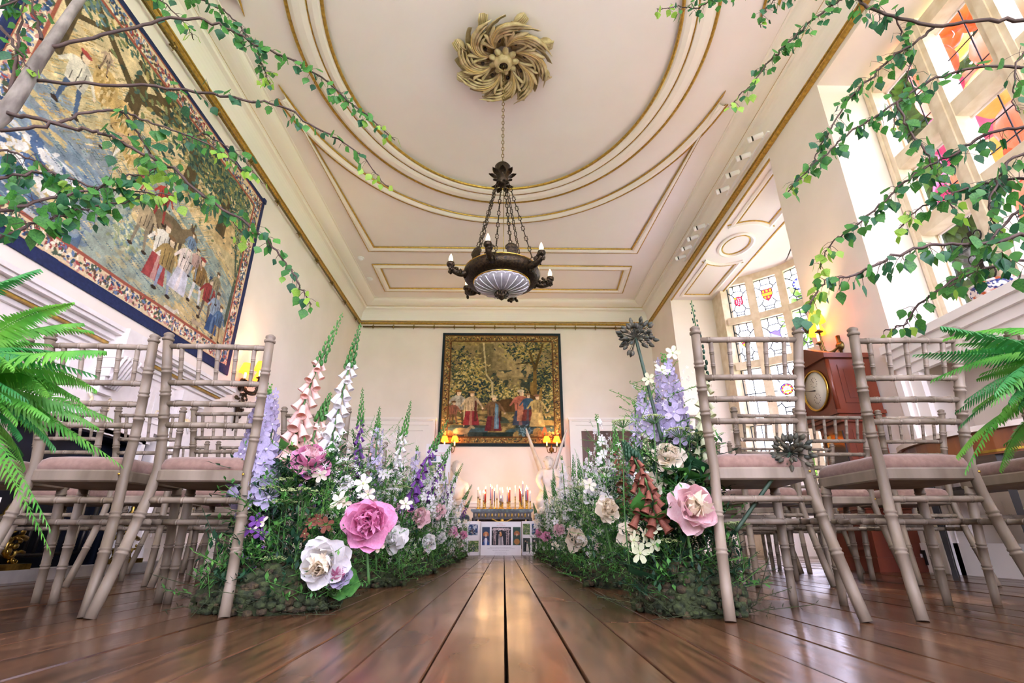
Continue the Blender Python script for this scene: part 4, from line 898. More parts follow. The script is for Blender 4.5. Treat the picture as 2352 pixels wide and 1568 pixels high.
# ================================================================= FIREPLACE
M_PAINT = mat('white_carved_paint', 'efe9e4', 'e6dfda', scale=12, rough=.5)
M_PGILT = mat('parcel_gilding', 'd9c48c', 'efe6d0', scale=25, rough=.45, metal=.2)
def fireplace():
    t = empty('fireplace_surround', (XL, 3.5, 0), label='carved white fireplace surround with gilt lines and dark grate opening', cat='fireplace')
    D = .23                                   # face at x = -2.90
    def bx(n, lo, hi, m=M_PAINT, par=t): return obj(n, MB().b2(lo, hi), m, par)
    sh = MB()
    for z0, z1, d, e in ((1.61, 1.64, .40, 1.49), (1.585, 1.61, .385, 1.475), (1.55, 1.585, .34, 1.44), (1.535, 1.55, .315, 1.42), (1.49, 1.52, .275, 1.38), (1.45, 1.49, .25, 1.36)):
        sh.b2((0, -e, z0), (d, e, z1))
    obj('mantel_shelf', sh, M_PAINT, t)
    obj('gilt_line', MB().b2((0, -1.405, 1.52), (.305, 1.405, 1.535)), M_GILT, t)
    bx('frieze', (0, -1.30, 1.04), (D, 1.30, 1.45))
    for y in (-.9, .9):
        bx('frieze_panel', (D, y-.36, 1.11), (D+.012, y+.36, 1.40))
        bx('frieze_field', (D+.012, y-.31, 1.15), (D+.018, y+.31, 1.36), mat('frieze_ground', 'e9e3e0', rough=.6))
    bx('centre_tablet', (D, -.30, 1.05), (D+.02, .30, 1.43))
    # egg and leaf rows under the frieze
    for k, (z0, z1, d) in enumerate(((1.00, 1.04, D+.03), (.965, 1.00, D+.045), (.94, .965, D+.02))): bx('moulding_band', (0, -.66, z0), (d, .66, z1))
    for s in (-1, 1):
        p = empty('pilaster', (0, s*1.0, 0), 0, t)
        bx('pilaster_shaft', (0, -.15, .16), (D+.05, .15, 1.04), par=p); bx('pilaster_foot', (0, -.18, .0), (D+.08, .18, .16), par=p)
        bx('pilaster_capital', (0, -.17, 1.36), (D+.08, .17, 1.45), par=p); bx('pilaster_block', (0, -.15, 1.04), (D+.05, .15, 1.36), par=p)
        obj('sunken_panel', MB().b2((D+.05, -.10, .24), (D+.058, .10, .96)).b2((D+.058, -.07, .27), (D+.064, .07, .93)), M_PAINT, p)
        for kx in range(6):
            a = kx*PI/3; obj('rosette_ray', MB().tube([(D+.06, .02*math.cos(a), 1.2+.02*math.sin(a)), (D+.06, .11*math.cos(a), 1.2+.11*math.sin(a))], [.009, .004], 6), M_PAINT, p)
        obj('rosette', MB().lathe([(0, .03), (.03, .02), (.045, 0)], 12, Matrix.Translation((D+.05, 0, 1.2)) @ Matrix.Rotation(PI/2, 4, 'Y')), M_PGILT, p)
        bx('opening_jamb', (0, -s*.15-.10 if s > 0 else .15, .0), (D+.01, -s*.15 if s > 0 else .25, 1.0), par=p)
    # central corbel with cartouche
    cb = MB()
    for k, (z0, z1, d, w) in enumerate(((1.42, 1.64, .20, .11), (1.35, 1.42, .16, .10), (1.29, 1.35, .13, .09), (1.23, 1.29, .10, .08), (1.18, 1.23, .07, .065))): cb.b2((D, -w, z0), (D+d, w, z1))
    obj('corbel', cb, M_PAINT, t)
    for k in range(5): obj('corbel_flute', MB().tube([(D+.205, -.08+.04*k, 1.44), (D+.165, -.07+.035*k, 1.36), (D+.10, -.05+.025*k, 1.22)], .012, 6), M_PAINT, t)
    sc = MB()
    for s in (-1, 1):
        sc.tube(curve_pts([(D+.04, s*.10, 1.17), (D+.05, s*.075, 1.13), (D+.05, s*.09, 1.09), (D+.04, s*.06, 1.04), (D+.04, s*.0, 1.02)], 5), .010, 7)
    obj('cartouche', sc, M_PGILT, t); obj('cartouche_shield', MB().ball((D+.025, 0, 1.11), (.02, .06, .06), 14, 8), M_PAINT, t)
    def scroll(y, z, s, q=1.):
        pts = [(D+.02, y+s*q*(.13-.013*i)*math.cos(i*.55)*.55, z+q*(.13-.013*i)*math.sin(i*.55)*.5) for i in range(10)]
        obj('carved_scroll', MB().tube(pts, [.012*q]*5+[.009*q]*5, 6), M_PGILT, t)
    for y in (-.9, .9):
        for s in (-1, 1): scroll(y+s*.16, 1.27, s); scroll(y+s*.25, 1.19, -s, .6)
        obj('carved_drop', MB().lathe([(0, -.09), (.02, -.06), (.012, -.03), (.026, 0), (.015, .03), (0, .05)], 10, Matrix.Translation((D+.025, y, 1.22))), M_PGILT, t)
        for k in range(5): obj('carved_leaf', MB().ball((D+.02, y-.08+.04*k, 1.33-.015*abs(k-2)), (.012, .014, .03), 8, 5), M_PAINT, t)
    # opening
    K = mat('fireplace_iron', '10141f', '1a2233', scale=6, rough=.45, metal=.4)
    obj('opening_back', MB().b2((.004, -.66, 0), (.02, .66, .95)).b2((.0, -.66, 0), (D-.01, -.58, .95)).b2((.0, .58, 0), (D-.01, .66, .95)).b2((.0, -.66, .92), (D-.01, .66, .96)), K, t)
    obj('inner_slip', MB().b2((D-.03, .57, 0), (D+.02, .61, .95)).b2((D-.03, -.61, 0), (D+.02, -.57, .95)).b2((D-.03, -.61, .93), (D+.02, .61, .97)), M_PAINT, t)
    bk = MB().tube([(.12, -.42, .32), (.14, 0, .30), (.12, .42, .32)], .012, 6)
    for k in range(12): bk.tube([(.12, -.40+.073*k, .14), (.13, -.40+.073*k, .33)], .010, 6)
    bk.tube([(.12, -.42, .14), (.14, 0, .13), (.12, .42, .14)], .012, 6)
    for s in (-1, 1): bk.tube([(.16, s*.40, .03), (.16, s*.42, .5)], .016, 6); bk.ball((.16, s*.42, .53), .03, 8, 6)
    obj('fire_basket', bk, M_IRON, t)
fireplace()
obj('hearthstone', MB().b2((-2.815, 2.25, 0), (-2.69, 4.78, .065)), mat('grey_hearth_stone', '8f8a86', 'a7a19a', scale=8, rough=.5, bump=.1), label='raised grey stone hearth slab before the fireplace', cat='hearth')
def andiron(y, label):
    t = empty('andiron', (-2.75, y, .065), label=label, cat='andiron', group='gilt rococo andirons on the hearth')
    rr = random.Random(int(y*100)); m = mat('antique_brass_casting', 'b79a4e', '7a6430', scale=30, rough=.3, metal=1.)
    b = MB().lathe([(.05, 0), (.055, .012), (.03, .03), (.02, .06)], 12)
    obj('foot', MB().b2((-.05, -.17, 0), (.05, .17, .03)), m, t)
    for s in (-1, 1):
        for q, (y0, z0) in ((1., (.08, .10)), (.75, (.05, .22)), (.6, (.12, .05))):
            pts = [(0, s*(y0+q*(.085-.008*i)*math.cos(i*.6+.8)), z0+q*(.085-.008*i)*math.sin(i*.6+.8)) for i in range(10)]
            obj('scroll', MB().tube(pts, [.016*q-.0008*i for i in range(10)], 7), m, t)
    lf = MB()
    for _ in range(24): lf.ball((rr.uniform(-.02, .02), rr.uniform(-.12, .12), rr.uniform(.04, .26)), (.01, rr.uniform(.012, .026), rr.uniform(.008, .02)), 6, 4, M=Euler((rr.random()*3, 0, 0)).to_matrix())
    obj('leafwork', lf, m, t)['kind'] = 'stuff'
    obj('urn', MB().lathe([(.02, .22), (.035, .25), (.045, .30), (.03, .34), (.015, .36), (.02, .38), (0, .40)], 12), m, t)
andiron(3.02, 'gilt rococo andiron on the hearth, the one next to the fern'); andiron(3.98, 'gilt rococo andiron on the hearth next to the far fireplace pilaster')

# ================================================================= LONGCASE CLOCK
def clock():
    t = empty('longcase_clock', (XR-.19, 4.22, 0), label='tall mahogany longcase clock with silvered dial against the pier', cat='clock')
    M = M_MAHOG2 = mat('red_mahogany', '5a2416', '7a3822', scale=4, stretch=(1, 1, .1), rough=.3, coat=.25)
    def bx(n, lo, hi, m=M, par=t): return obj(n, MB().b2(lo, hi), m, par)
    bx('plinth', (-.20, -.24, 0), (.17, .24, .10)); bx('base', (-.18, -.22, .10), (.17, .22, .44)); bx('base_panel', (-.188, -.17, .15), (-.18, .17, .40))
    bx('base_moulding', (-.195, -.235, .44), (.17, .235, .48)); bx('trunk', (-.15, -.17, .48), (.16, .17, 1.12))
    dr = bx('trunk_door', (-.16, -.13, .55), (-.15, .13, 1.06), mat('dark_clock_glass', '12100f', rough=.08)); bx('trunk_side_panel', (-.10, -.176, .55), (.12, -.168, 1.06))
    obj('pendulum_bob', MB().lathe([(0, .012), (.05, .008), (.055, 0)], 18, Matrix.Translation((-.165, 0, .66)) @ Matrix.Rotation(-PI/2, 4, 'Y')), M_BRASS, t)
    obj('door_label', MB().box((-.164, .06, 1.0), (.006, .05, .09)), M_BRASS, t)
    hm = MB()
    for z0, z1, e in ((1.12, 1.15, .02), (1.15, 1.18, .045), (1.18, 1.21, .065)): hm.b2((-.17-e, -.18-e, z0), (.17, .18+e, z1))
    obj('hood_moulding', hm, M, t); bx('hood', (-.21, -.22, 1.21), (.17, .22, 1.66))
    bx('hood_side_panel', (-.13, -.228, 1.27), (.11, -.22, 1.60)); bx('side_inset', (-.09, -.232, 1.31), (.07, -.228, 1.56))
    bx('hood_cornice', (-.24, -.25, 1.66), (.17, .25, 1.70))
    pm = Matrix(((0, 0, 1, -.24), (1, 0, 0, 0), (0, 1, 0, 1.70), (0, 0, 0, 1)))
    obj('pediment', MB().prism([(-.25, 0), (.25, 0), (0, .12)], .10, pm), M, t); obj('roof', MB().prism([(-.22, 0), (.22, 0), (0, .09)], .30, Matrix(((0, 0, 1, -.14), (1, 0, 0, 0), (0, 1, 0, 1.70), (0, 0, 0, 1)))), M, t)
    for s in (-1, 1): obj('hood_column', MB().tube([(-.20, s*.21, 1.22), (-.20, s*.21, 1.65)], .018, 10), M, t)
    R = Matrix.Translation((-.214, 0, 1.435)) @ Matrix.Rotation(-PI/2, 4, 'Y')
    dial = obj('dial', MB().lathe([(0, .002), (.165, .002), (.165, -.005)], 40, R), mat('silvered_dial', 'd9d2bf', rough=.4, metal=.1), t)
    obj('bezel', MB().lathe([(.162, 0), (.165, .014), (.180, .014), (.183, 0)], 40, R), M_BRASS, t)
    tick = MB()
    for k in range(60):
        a = k*PI/30; r0 = .150 if k % 5 else .142; tick.add([R @ Vector((r*math.cos(a+e), r*math.sin(a+e), .0035)) for r, e in ((r0, -.006), (r0, .006), (.158, .006), (.158, -.006))], [(0, 1, 2, 3)])
    obj('minute_track', tick, M_IRON, dial)
    for nm, cx, cz in (('seconds_subdial', .072, 0), ('hour_subdial', -.072, 0)):
        sb = MB()
        for k in range(12): a = k*PI/6; sb.add([R @ Vector((cx+r*math.cos(a+e), cz+r*math.sin(a+e), .0035)) for r, e in ((.036, -.06), (.036, .06), (.048, .05), (.048, -.05))], [(0, 1, 2, 3)])
        obj(nm, sb, M_IRON, dial)
        obj('sub_hand', MB().tube([R @ Vector((cx, 0, .006)), R @ Vector((cx+.03, .02, .006))], .002, 4), M_IRON, dial)
    obj('minute_hand', MB().tube([R @ Vector((0, 0, .008)), R @ Vector((.03, .14, .008))], [.005, .0015], 5), M_IRON, dial)
clock()

# ================================================================= SIDE TABLE under the window, bowl on the ledge
def side_table():
    t = empty('demilune_table', (XR-.02, 3.05, 0), label='inlaid half-round side table with white marble top under window', cat='table')
    R = .46; seg = [(-R*math.sin(a)*1.0, R*1.45*math.cos(a)) for a in [PI*i/20 for i in range(21)]]
    obj('marble_top', MB().prism([(x*1.06, y*1.05) for x, y in seg], .03, Matrix.Translation((0, 0, .79))), M_MARBLE, t)
    M = mat('satinwood_inlay', '5b2a16', 'a0602c', scale=5, rough=.3, stretch=(1, 1, .2), coat=.3)
    obj('apron', MB().prism(seg, .13, Matrix.Translation((0, 0, .66))), M, t); obj('apron_string', MB().prism([(x*1.01, y*1.01) for x, y in seg], .014, Matrix.Translation((0, 0, .67))), M_BRASS, t)
    D = mat('black_tapered_leg', '15110f', rough=.35)
    for a in (.25, 1.1, PI-1.1, PI-.25):
        x, y = -R*math.sin(a)*.9, R*1.45*math.cos(a)*.9; g = obj('leg', MB().tube([(x, y, .66), (x, y, .06), (x, y, 0)], [.03, .016, .02], 4, sm=False), D, t)
    obj('lower_shelf', MB().prism([(x*.8, y*.8) for x, y in seg], .02, Matrix.Translation((0, 0, .50))), D, t)
side_table()
t = empty('porcelain_bowl', (3.36, 3.02, 1.66), label='painted porcelain bowl in rust and blue on the ledge', cat='bowl')
obj('body', MB().lathe([(.05, 0), (.055, .02), (.10, .05), (.14, .11), (.15, .18), (.155, .185), (.145, .19), (.13, .11), (.05, .03), (0, .03)], 26), mat('imari_glaze', 'e8e0dc', 'b5562f', scale=16, rough=.15, blend=(.45, .55)), t)
obj('painted_band', MB().lathe([(.142, .115), (.151, .15), (.153, .17)], 26), mat('cobalt_band', '2a3a7c', 'e8e0dc', scale=40, rough=.15, blend=(.48, .52)), t)

# ================================================================= CANDLE TABLE
def candle_table():
    t = empty('console_table', (-.03, 9.05, 0), label='carved gilt console table with green marble top holding candles', cat='table')
    obj('marble_top', MB().b2((-.52, -.22, .665), (.52, .22, .70)).b2((-.50, -.205, .65), (.50, .205, .665)), mat('green_marble', '16281f', '5b7a66', scale=22, rough=.2, blend=(.5, .75)), t)
    D = mat('dark_carved_wood', '241d17', '3a2c1e', scale=20, rough=.4)
    obj('apron', MB().b2((-.485, -.19, .55), (.485, .19, .65)), D, t)
    for k in range(17): obj('carved_gadroon', MB().ball((-.44+.055*k, -.195, .602), (.017, .014, .036), 8, 5), M_GILT if k % 2 else mat('silvered_carving', 'a89a86', rough=.35, metal=.6), t)
    obj('apron_bead', MB().b2((-.49, -.2, .54), (.49, -.18, .556)), D, t)
    g = MB(); 
    for s in (-1, 1): g.tube(curve_pts([(0, -.2, .50), (s*.08, -.2, .505), (s*.13, -.2, .53), (s*.17, -.2, .545)], 5), .013, 6)
    g.ball((0, -.205, .515), (.03, .015, .035), 8, 6); obj('shell_crest', g, M_GILT, t)
    for sx in (-1, 1):
        for sy in (-1, 1): obj('leg', MB().tube(curve_pts([(sx*.46, sy*.16, .56), (sx*.47, sy*.17, .42), (sx*.42, sy*.14, .25), (sx*.40, sy*.14, .08), (sx*.45, sy*.17, .0)], 4), [.04, .04, .038, .036, .034, .032, .03, .028, .026, .024, .022, .02, .022, .024, .026, .03, .035], 8), D, t)
    obj('panel_behind', MB().b2((-.40, .16, .08), (.40, .17, .55)), mat('grey_brown_panel', '8a8078', '6c645c', scale=30, rough=.7, stretch=(6, 1, 1)), t)
candle_table()
FL = mat('candle_flame', 'fff0c0', rough=.5, emis='ffc060', es=6.)
WAX = {'c': ('f2e6cf', 'cream'), 'w': ('efeaf0', 'white'), 'r': ('d8402f', 'coral red'), 'l': ('cdb4d6', 'lilac'), 'p': ('c65a78', 'rose pink'), 'g': ('8088a4', 'grey blue'), 'o': ('e07c4a', 'orange')}
cand = [(315, 190, 335, 'c', 0), (348, 250, 375, 'w', 1), (415, 245, 405, 'c', 0), (455, 175, 420, 'r', 1), (441, 265, 445, 'r', 0), (548, 130, 380, 'l', 0), (578, 165, 470, 'p', 1), (625, 205, 405, 'g', 0), (672, 140, 365, 'w', 1),
        (728, 195, 420, 'l', 0), (748, 345, 495, 'g', 2), (768, 190, 430, 'w', 1), (782, 240, 440, 'w', 0), (868, 185, 430, 'l', 1), (893, 235, 440, 'o', 2), (916, 190, 415, 'r', 0), (1018, 155, 330, 'w', 1), (1104, 160, 400, 'r', 0), (1122, 210, 440, 'r', 1),
        (1138, 260, 500, 'g', 2), (1164, 75, 310, 'l', 0), (1220, 205, 400, 'g', 1), (1236, 150, 400, 'l', 0), (1257, 185, 420, 'r', 2), (1302, 255, 420, 'w', 1)]
ordinal = 'first second third fourth fifth sixth seventh eighth ninth tenth eleventh twelfth thirteenth fourteenth fifteenth sixteenth seventeenth eighteenth nineteenth twentieth'.split()
cnt = {}
for x, fy, by, ck, row in sorted(cand):
    yy = 9.05+(-.12, .0, .12)[row]-.02
    p0 = px(1060+x/8.255, 1100+by/8.255, yy); p1 = px(1060+x/8.255, 1100+fy/8.255, yy); zb = max(.76, p0.z); zt = max(p1.z, zb+.1)
    cnt[ck] = cnt.get(ck, 0)+1
    t = empty('candlestick', (p0.x, yy, .70), label='%s taper in turned brass candlestick, %s %s one along the table' % (WAX[ck][1], ordinal[cnt[ck]-1], WAX[ck][1]), cat='candle', group='lit tapers on the console table')
    h = zb-.70; pr = [(.036, 0), (.038, .008), (.022, .016), (.010, .03)]
    nb = max(2, int(h/.03))
    for i in range(nb):
        z = .03+(h-.04)*(i+.5)/nb; q = (h-.04)/nb; pr += [(.007, z-q*.45), (.014 if i % 2 else .011, z), (.007, z+q*.45)]
    pr += [(.010, h-.012), (.017, h-.004), (.017, h), (.010, h)]
    obj('holder', MB().lathe(pr, 12), M_BRASS, t)
    obj('taper', MB().lathe([(.0105, h-.01), (.0095, zt-.70-.02), (.006, zt-.70-.012), (0, zt-.70-.01)], 10), mat('wax_'+WAX[ck][1].replace(' ', '_'), WAX[ck][0], rough=.45, transl=.15), t)
    f = obj('flame', MB().lathe([(0, -.014), (.006, -.004), (.007, .006), (.004, .02), (0, .034)], 8), FL, t, loc=(0, 0, zt-.70))
    obj('wick', MB().tube([(0, 0, zt-.70-.015), (0, 0, zt-.70-.003)], .0015, 4), M_IRON, t)
for x in (-.3, 0, .3):
    d = bpy.data.lights.new('candle_glow', 'POINT'); d.energy = .9; d.color = (1, .58, .24); d.shadow_soft_size = .1
    L = bpy.data.objects.new('candle_glow', d); COL.objects.link(L); L.location = (x, 9.05, 1.14)

# ================================================================= PHOTO BOARDS
def photo(name, W, H, seed, fn):
    c = Canvas(W, H, seed); fn(c); return c
def dogface(c, bg, fur, cx=.5, top=.75, suit=False):
    c.fill(np.ones((c.H, c.W)), bg); f = c.fbm(6); c.fill(f > .55, '33424f', .4)
    c.ell(cx, .20, .36, .36, fur)
    if suit: c.poly([(cx-.25, 0), (cx+.25, 0), (cx+.12, .4), (cx-.12, .4)], 'dfe2ee'); c.poly([(cx-.5, 0), (cx-.14, 0), (cx-.2, .4)], '2c4a86'); c.poly([(cx+.14, 0), (cx+.5, 0), (cx+.2, .4)], '2c4a86')
    c.ell(cx, top-.12, .30, .26, fur); c.ell(cx-.26, top-.16, .10, .22, 'a8603a'); c.ell(cx+.26, top-.16, .10, .22, 'a8603a')
    c.ell(cx, top-.22, .14, .12, 'e8c8a4'); c.ell(cx, top-.22, .06, .04, '1c1614'); c.ell(cx-.11, top-.08, .03, .03, '1c1614'); c.ell(cx+.11, top-.08, .03, .03, '1c1614'); c.ell(cx, top-.32, .05, .04, 'c87878')
def arch(c):
    c.fill(np.ones((c.H, c.W)), '1a1c20'); c.poly([(.05, .84), (.95, .84), (.9, .95), (.1, .95)], 'b8a4a8')
    c.dabs(260, .5, .88, .28, .03, ['e6d8dc', 'c99aa4', '6a7a5c', 'f2ecea'], .018)
    for x in (.12, .2, .78, .88): c.line(x, .05, x, .86, .022, 'b9a2a0')
    c.dabs(120, .15, .6, .05, .2, ['cfb8b8', '6a5a58'], .016); c.dabs(120, .84, .6, .05, .2, ['cfb8b8', '6a5a58'], .016)
    c.line(.38, .02, .38, .62, .03, 'c4b4b2'); c.line(.58, .02, .56, .5, .03, 'c4b4b2'); c.ell(.47, .60, .06, .09, 'c98a54'); c.ell(.45, .70, .05, .05, 'd8a06c'); c.poly([(.35, 0), (.62, 0), (.56, .45), (.42, .45)], 'd4c8cc', .6)
def garden(c):
    c.fill(np.ones((c.H, c.W)), '4a6a3c'); f = c.fbm(8); c.fill(f > .5, '7f9a54', .7); c.fill(f > .62, 'c9c49a', .6); c.dabs(60, .5, .3, .2, .2, ['2c3a6a', 'd8c8c0', '3a4a34'], .05)
def couple(c):
    c.fill(np.ones((c.H, c.W)), '3c4440'); f = c.fbm(7); c.fill(f > .52, '59645c', .7); c.poly([(.4, .05), (.85, .05), (.66, .6), (.52, .6)], 'e4dfd8'); c.ell(.58, .7, .08, .07, 'caa084'); c.poly([(.2, .05), (.42, .05), (.44, .7), (.24, .7)], '1f2226'); c.ell(.34, .78, .08, .07, 'caa084')
def blueshot(c):
    c.fill(np.ones((c.H, c.W)), '24406a'); f = c.fbm(6); c.fill(f > .5, '6a86a8', .7); c.fill(f > .6, 'cfd4d8', .8); c.dabs(40, .5, .4, .2, .2, ['16263e', '7a5a44'], .06)
M_PHOTO = vcol_mat('glossy_photo_print', .35)
PK = mat('pink_print', 'd88a96', rough=.6); GREY = mat('grey_print', 'b8b4ba', rough=.6)
def script_lines(t, specs, y):
    for cx, z, w, m, hgt in specs:
        b = MB(); rr = random.Random(int(z*1000)); x = cx-w/2
        while x < cx+w/2:
            q = rr.uniform(.010, .028); b.add([(x, y, z-hgt), (min(x+q, cx+w/2), y, z-hgt), (min(x+q, cx+w/2), y, z+hgt), (x, y, z+hgt)], [(0, 1, 2, 3)]); x += q+.006
        obj('printed_line', b, m, t)
def board(name, x, y, rz, w, h, z0, pics, lines, label, leg=True):
    t = empty(name, (x, y, 0), rz, label=label, cat='photo board', group='white wedding photo boards')
    obj('panel', MB().b2((-w/2, 0, z0), (w/2, .012, z0+h)), M_WHITE, t)
    for k, (x0, z, ww, hh, fn, sd) in enumerate(pics):
        Wp = 56 if ww < hh else 84; c = photo('p', Wp, max(20, int(Wp*hh/ww)), sd, fn)
        cloth('photo_print', c, (x0, -.001, z), (1, 0, 0), (0, 0, 1), (ww, hh), t, M_PHOTO, 0., .001)
    script_lines(t, lines, -.0015)
    if leg:
        for s in (-1, 1): obj('stand_leg', MB().tube([(s*w*.35, .012, z0+h*.8), (s*w*.35, .16, .0)], .008, 6), M_IRON, t)
    return t
board('photo_board', -.043, 8.43, 0, .63, .49, 0, [(-.295, .145, .12, .265, lambda c: dogface(c, '2a3c58', 'd0915c', suit=True), 1), (-.145, .145, .30, .265, arch, 2), (.187, .145, .12, .265, lambda c: dogface(c, '2c4a3a', 'a8743c', top=.8), 3)],
      [(0, .455, .06, PK, .003), (0, .437, .14, PK, .003), (0, .115, .34, GREY, .0025), (0, .095, .42, GREY, .0025), (0, .07, .26, GREY, .0025), (0, .045, .18, GREY, .0025), (0, .02, .2, GREY, .0025)],
      'white photo board with two golden dog portraits below the candle table')
board('photo_board', .43, 8.50, -.25, .30, .50, 0, [(-.13, .05, .115, .2, couple, 4), (.015, .05, .11, .2, couple, 8), (-.13, .30, .115, .16, garden, 5), (.015, .30, .11, .16, blueshot, 9)], [], 'white photo board with dark couple prints beside the dog board, bordering the statue side')
board('photo_board', -.51, 8.50, .25, .30, .50, 0, [(-.05, .29, .15, .16, blueshot, 6), (-.05, .05, .17, .16, garden, 7), (-.14, .29, .07, .16, garden, 10)], [], 'white photo board with blue and green prints beside the dog board')
t = board('photo_board', -1.12, 8.70, .12, .42, .66, 1.09, [(-.17, 1.14, .30, .30, garden, 12), (-.17, 1.46, .14, .10, blueshot, 14)], [(.03, 1.56, .26, PK, .006), (.05, 1.60, .12, PK, .004)], 'tall white photo board standing on an easel before the door surround', False)
W_ = mat('pale_easel_wood', 'b99a70', 'a2835a', scale=8, rough=.5, stretch=(1, 1, .2))
for p, q in (((-.16, .02, 1.6), (-.30, -.02, 0)), ((.16, .02, 1.6), (.30, -.02, 0)), ((0, .05, 1.6), (0, .45, 0))): obj('easel_leg', MB().tube([p, q], .014, 6), W_, t)
obj('easel_ledge', MB().b2((-.25, -.03, 1.07), (.25, .02, 1.09)), W_, t)

# ================================================================= STATUES (plain generic marble figures)
def skin(name, verts, edges, radii, m, parent, loc=(0, 0, 0), sub=2):
    me = bpy.data.meshes.new(name); me.from_pydata(verts, edges, []); o = inst(name, me, parent, loc)
    md = o.modifiers.new('skin', 'SKIN'); sv = me.skin_vertices[0].data
    for i, r in enumerate(radii): sv[i].radius = (r, r) if not hasattr(r, '__len__') else r
    sv[0].use_root = True; md.use_smooth_shade = True
    s = o.modifiers.new('sub', 'SUBSURF'); s.levels = sub; s.render_levels = sub; me.materials.append(m); return o
def winged_statue():
    t = empty('winged_statue', (.80, 9.40, 0), label='white marble winged figure with bowed head on grey pedestal', cat='statue')
    obj('pedestal', MB().b2((-.26, -.22, 0), (.26, .22, .12)).b2((-.22, -.19, .12), (.22, .19, .56)).b2((-.27, -.23, .56), (.27, .23, .64)), mat('pedestal_stone', 'd8c8b4', 'c9b79f', scale=10, rough=.5), t)
    # one kneeling figure leaning over, arms hanging in front of the knees
    V = [(0, .06, .92), (0, .02, 1.10), (.0, -.04, 1.27), (.0, -.10, 1.40), (0, -.15, 1.46),
         (.13, -.06, 1.37), (.20, -.12, 1.22), (.15, -.22, 1.08), (.07, -.26, .98), (-.13, -.06, 1.37), (-.20, -.12, 1.22), (-.15, -.22, 1.08), (-.06, -.26, .99),
         (.12, .03, .90), (.17, -.20, .86), (.16, -.06, .70), (.17, .14, .68), (-.12, .03, .90), (-.17, -.20, .86), (-.16, -.05, .70), (-.17, .14, .68)]
    E = [(0, 1), (1, 2), (2, 3), (3, 4), (2, 5), (5, 6), (6, 7), (7, 8), (2, 9), (9, 10), (10, 11), (11, 12), (0, 13), (13, 14), (14, 15), (15, 16), (0, 17), (17, 18), (18, 19), (19, 20)]
    R = [.13, .115, .125, .055, .05, .065, .05, .042, .026, .065, .05, .042, .026, .10, .085, .06, .04, .10, .085, .06, .04]
    skin('body', V, E, R, M_MARBLE, t)
    hd = obj('head', MB().ball((0, -.20, 1.50), (.078, .092, .105), 18, 12, M=Euler((.75, 0, 0)).to_matrix()).ball((0, -.285, 1.46), (.012, .02, .02), 6, 5).ball((0, -.25, 1.425), (.035, .03, .03), 8, 6), M_MARBLE, t)
    hair = MB(); rr = random.Random(9)
    for k in range(60):
        a, b = rr.uniform(0, 2*PI), rr.uniform(.05, 1.5); hair.ball(Vector((.085*math.cos(a)*math.sin(b), -.165+.09*math.sin(a)*math.sin(b), 1.535+.085*math.cos(b))), (.022, .018, .016), 6, 4)
    obj('hair', hair, M_MARBLE, hd)
    def wing(s):
        b = MB(); vs = []; n = 14
        for i in range(n+1):
            u = i/n; c = Vector((s*(.09+.30*u), .10+.12*math.sin(PI*u)*.6, 1.36+.82*u)); w = .085*(1-u)**.6+.004
            out = Vector((s*.35, .9, -.25)).normalized()
            for q in (-1, 1): vs.append(c+out*w*q*.9+Vector((0, 0, -.03*q*u)))
            for q in (1, -1): vs.append(c+out*w*q*.9+Vector((s*.024*(1-u*.7), -.012, 0)))
        fs = []
        for i in range(n):
            for j in range(4): fs.append((i*4+j, i*4+(j+1) % 4, (i+1)*4+(j+1) % 4, (i+1)*4+j))
        b.add(vs, fs, True); w = obj('wing', b, M_MARBLE, t)
        for k in range(7):
            f = MB(); u0 = .15+.11*k; base = Vector((s*(.09+.30*u0), .15, 1.36+.82*u0)); tip = base+Vector((s*.05, .10, .22*(1-u0*.6)))
            f.tube([base, (base+tip)/2+Vector((s*.012, .01, 0)), tip], [.02*(1-u0*.5), .024*(1-u0*.5), .004], 6, flat=.4); obj('feather', f, M_MARBLE, w)
    wing(1); wing(-1)
    dr = MB()
    for k in range(16):
        a = 2*PI*k/16; dr.tube(curve_pts([(.13*math.cos(a), .02+.12*math.sin(a), .90), (.20*math.cos(a+.1), .18*math.sin(a+.1), .78), (.24*math.cos(a), .20*math.sin(a), .645)], 4), [.035, .04, .045, .045, .045, .05, .05, .05, .04], 7)
    obj('drapery', dr, M_MARBLE, t)
winged_statue()
def bust():
    t = empty('marble_bust', (-.86, 9.35, 0), label='white marble bust on a pedestal beside the tall photo board', cat='statue')
    obj('pedestal', MB().b2((-.2, -.2, 0), (.2, .2, .1)).b2((-.16, -.16, .1), (.16, .16, .78)).b2((-.2, -.2, .78), (.2, .2, .85)), MATS['pedestal_stone'], t)
    skin('torso', [(0, 0, .86), (0, 0, 1.0), (0, 0, 1.12), (0, -.01, 1.25), (0, -.02, 1.33), (.17, 0, 1.12), (.20, 0, .98), (-.17, 0, 1.12), (-.20, 0, .98)], [(0, 1), (1, 2), (2, 3), (3, 4), (2, 5), (5, 6), (2, 7), (7, 8)], [.12, .15, .14, .06, .055, .08, .06, .08, .06], M_MARBLE, t)
    obj('head', MB().ball((0, -.03, 1.42), (.085, .105, .125), 18, 12).ball((0, -.135, 1.40), (.014, .022, .03), 6, 5).ball((.088, -.02, 1.41), (.012, .022, .03), 6, 5).ball((-.088, -.02, 1.41), (.012, .022, .03), 6, 5).ball((0, -.10, 1.335), (.045, .04, .035), 8, 6), M_MARBLE, t)
    hr = MB(); rr = random.Random(2)
    for k in range(70):
        a, b = rr.uniform(0, 2*PI), rr.uniform(.0, 1.35); hr.ball((.088*math.cos(a)*math.sin(b), .0+.108*math.sin(a)*math.sin(b), 1.44+.115*math.cos(b)), (.02, .02, .018), 6, 4)
    obj('hair', hr, M_MARBLE, t)
bust()
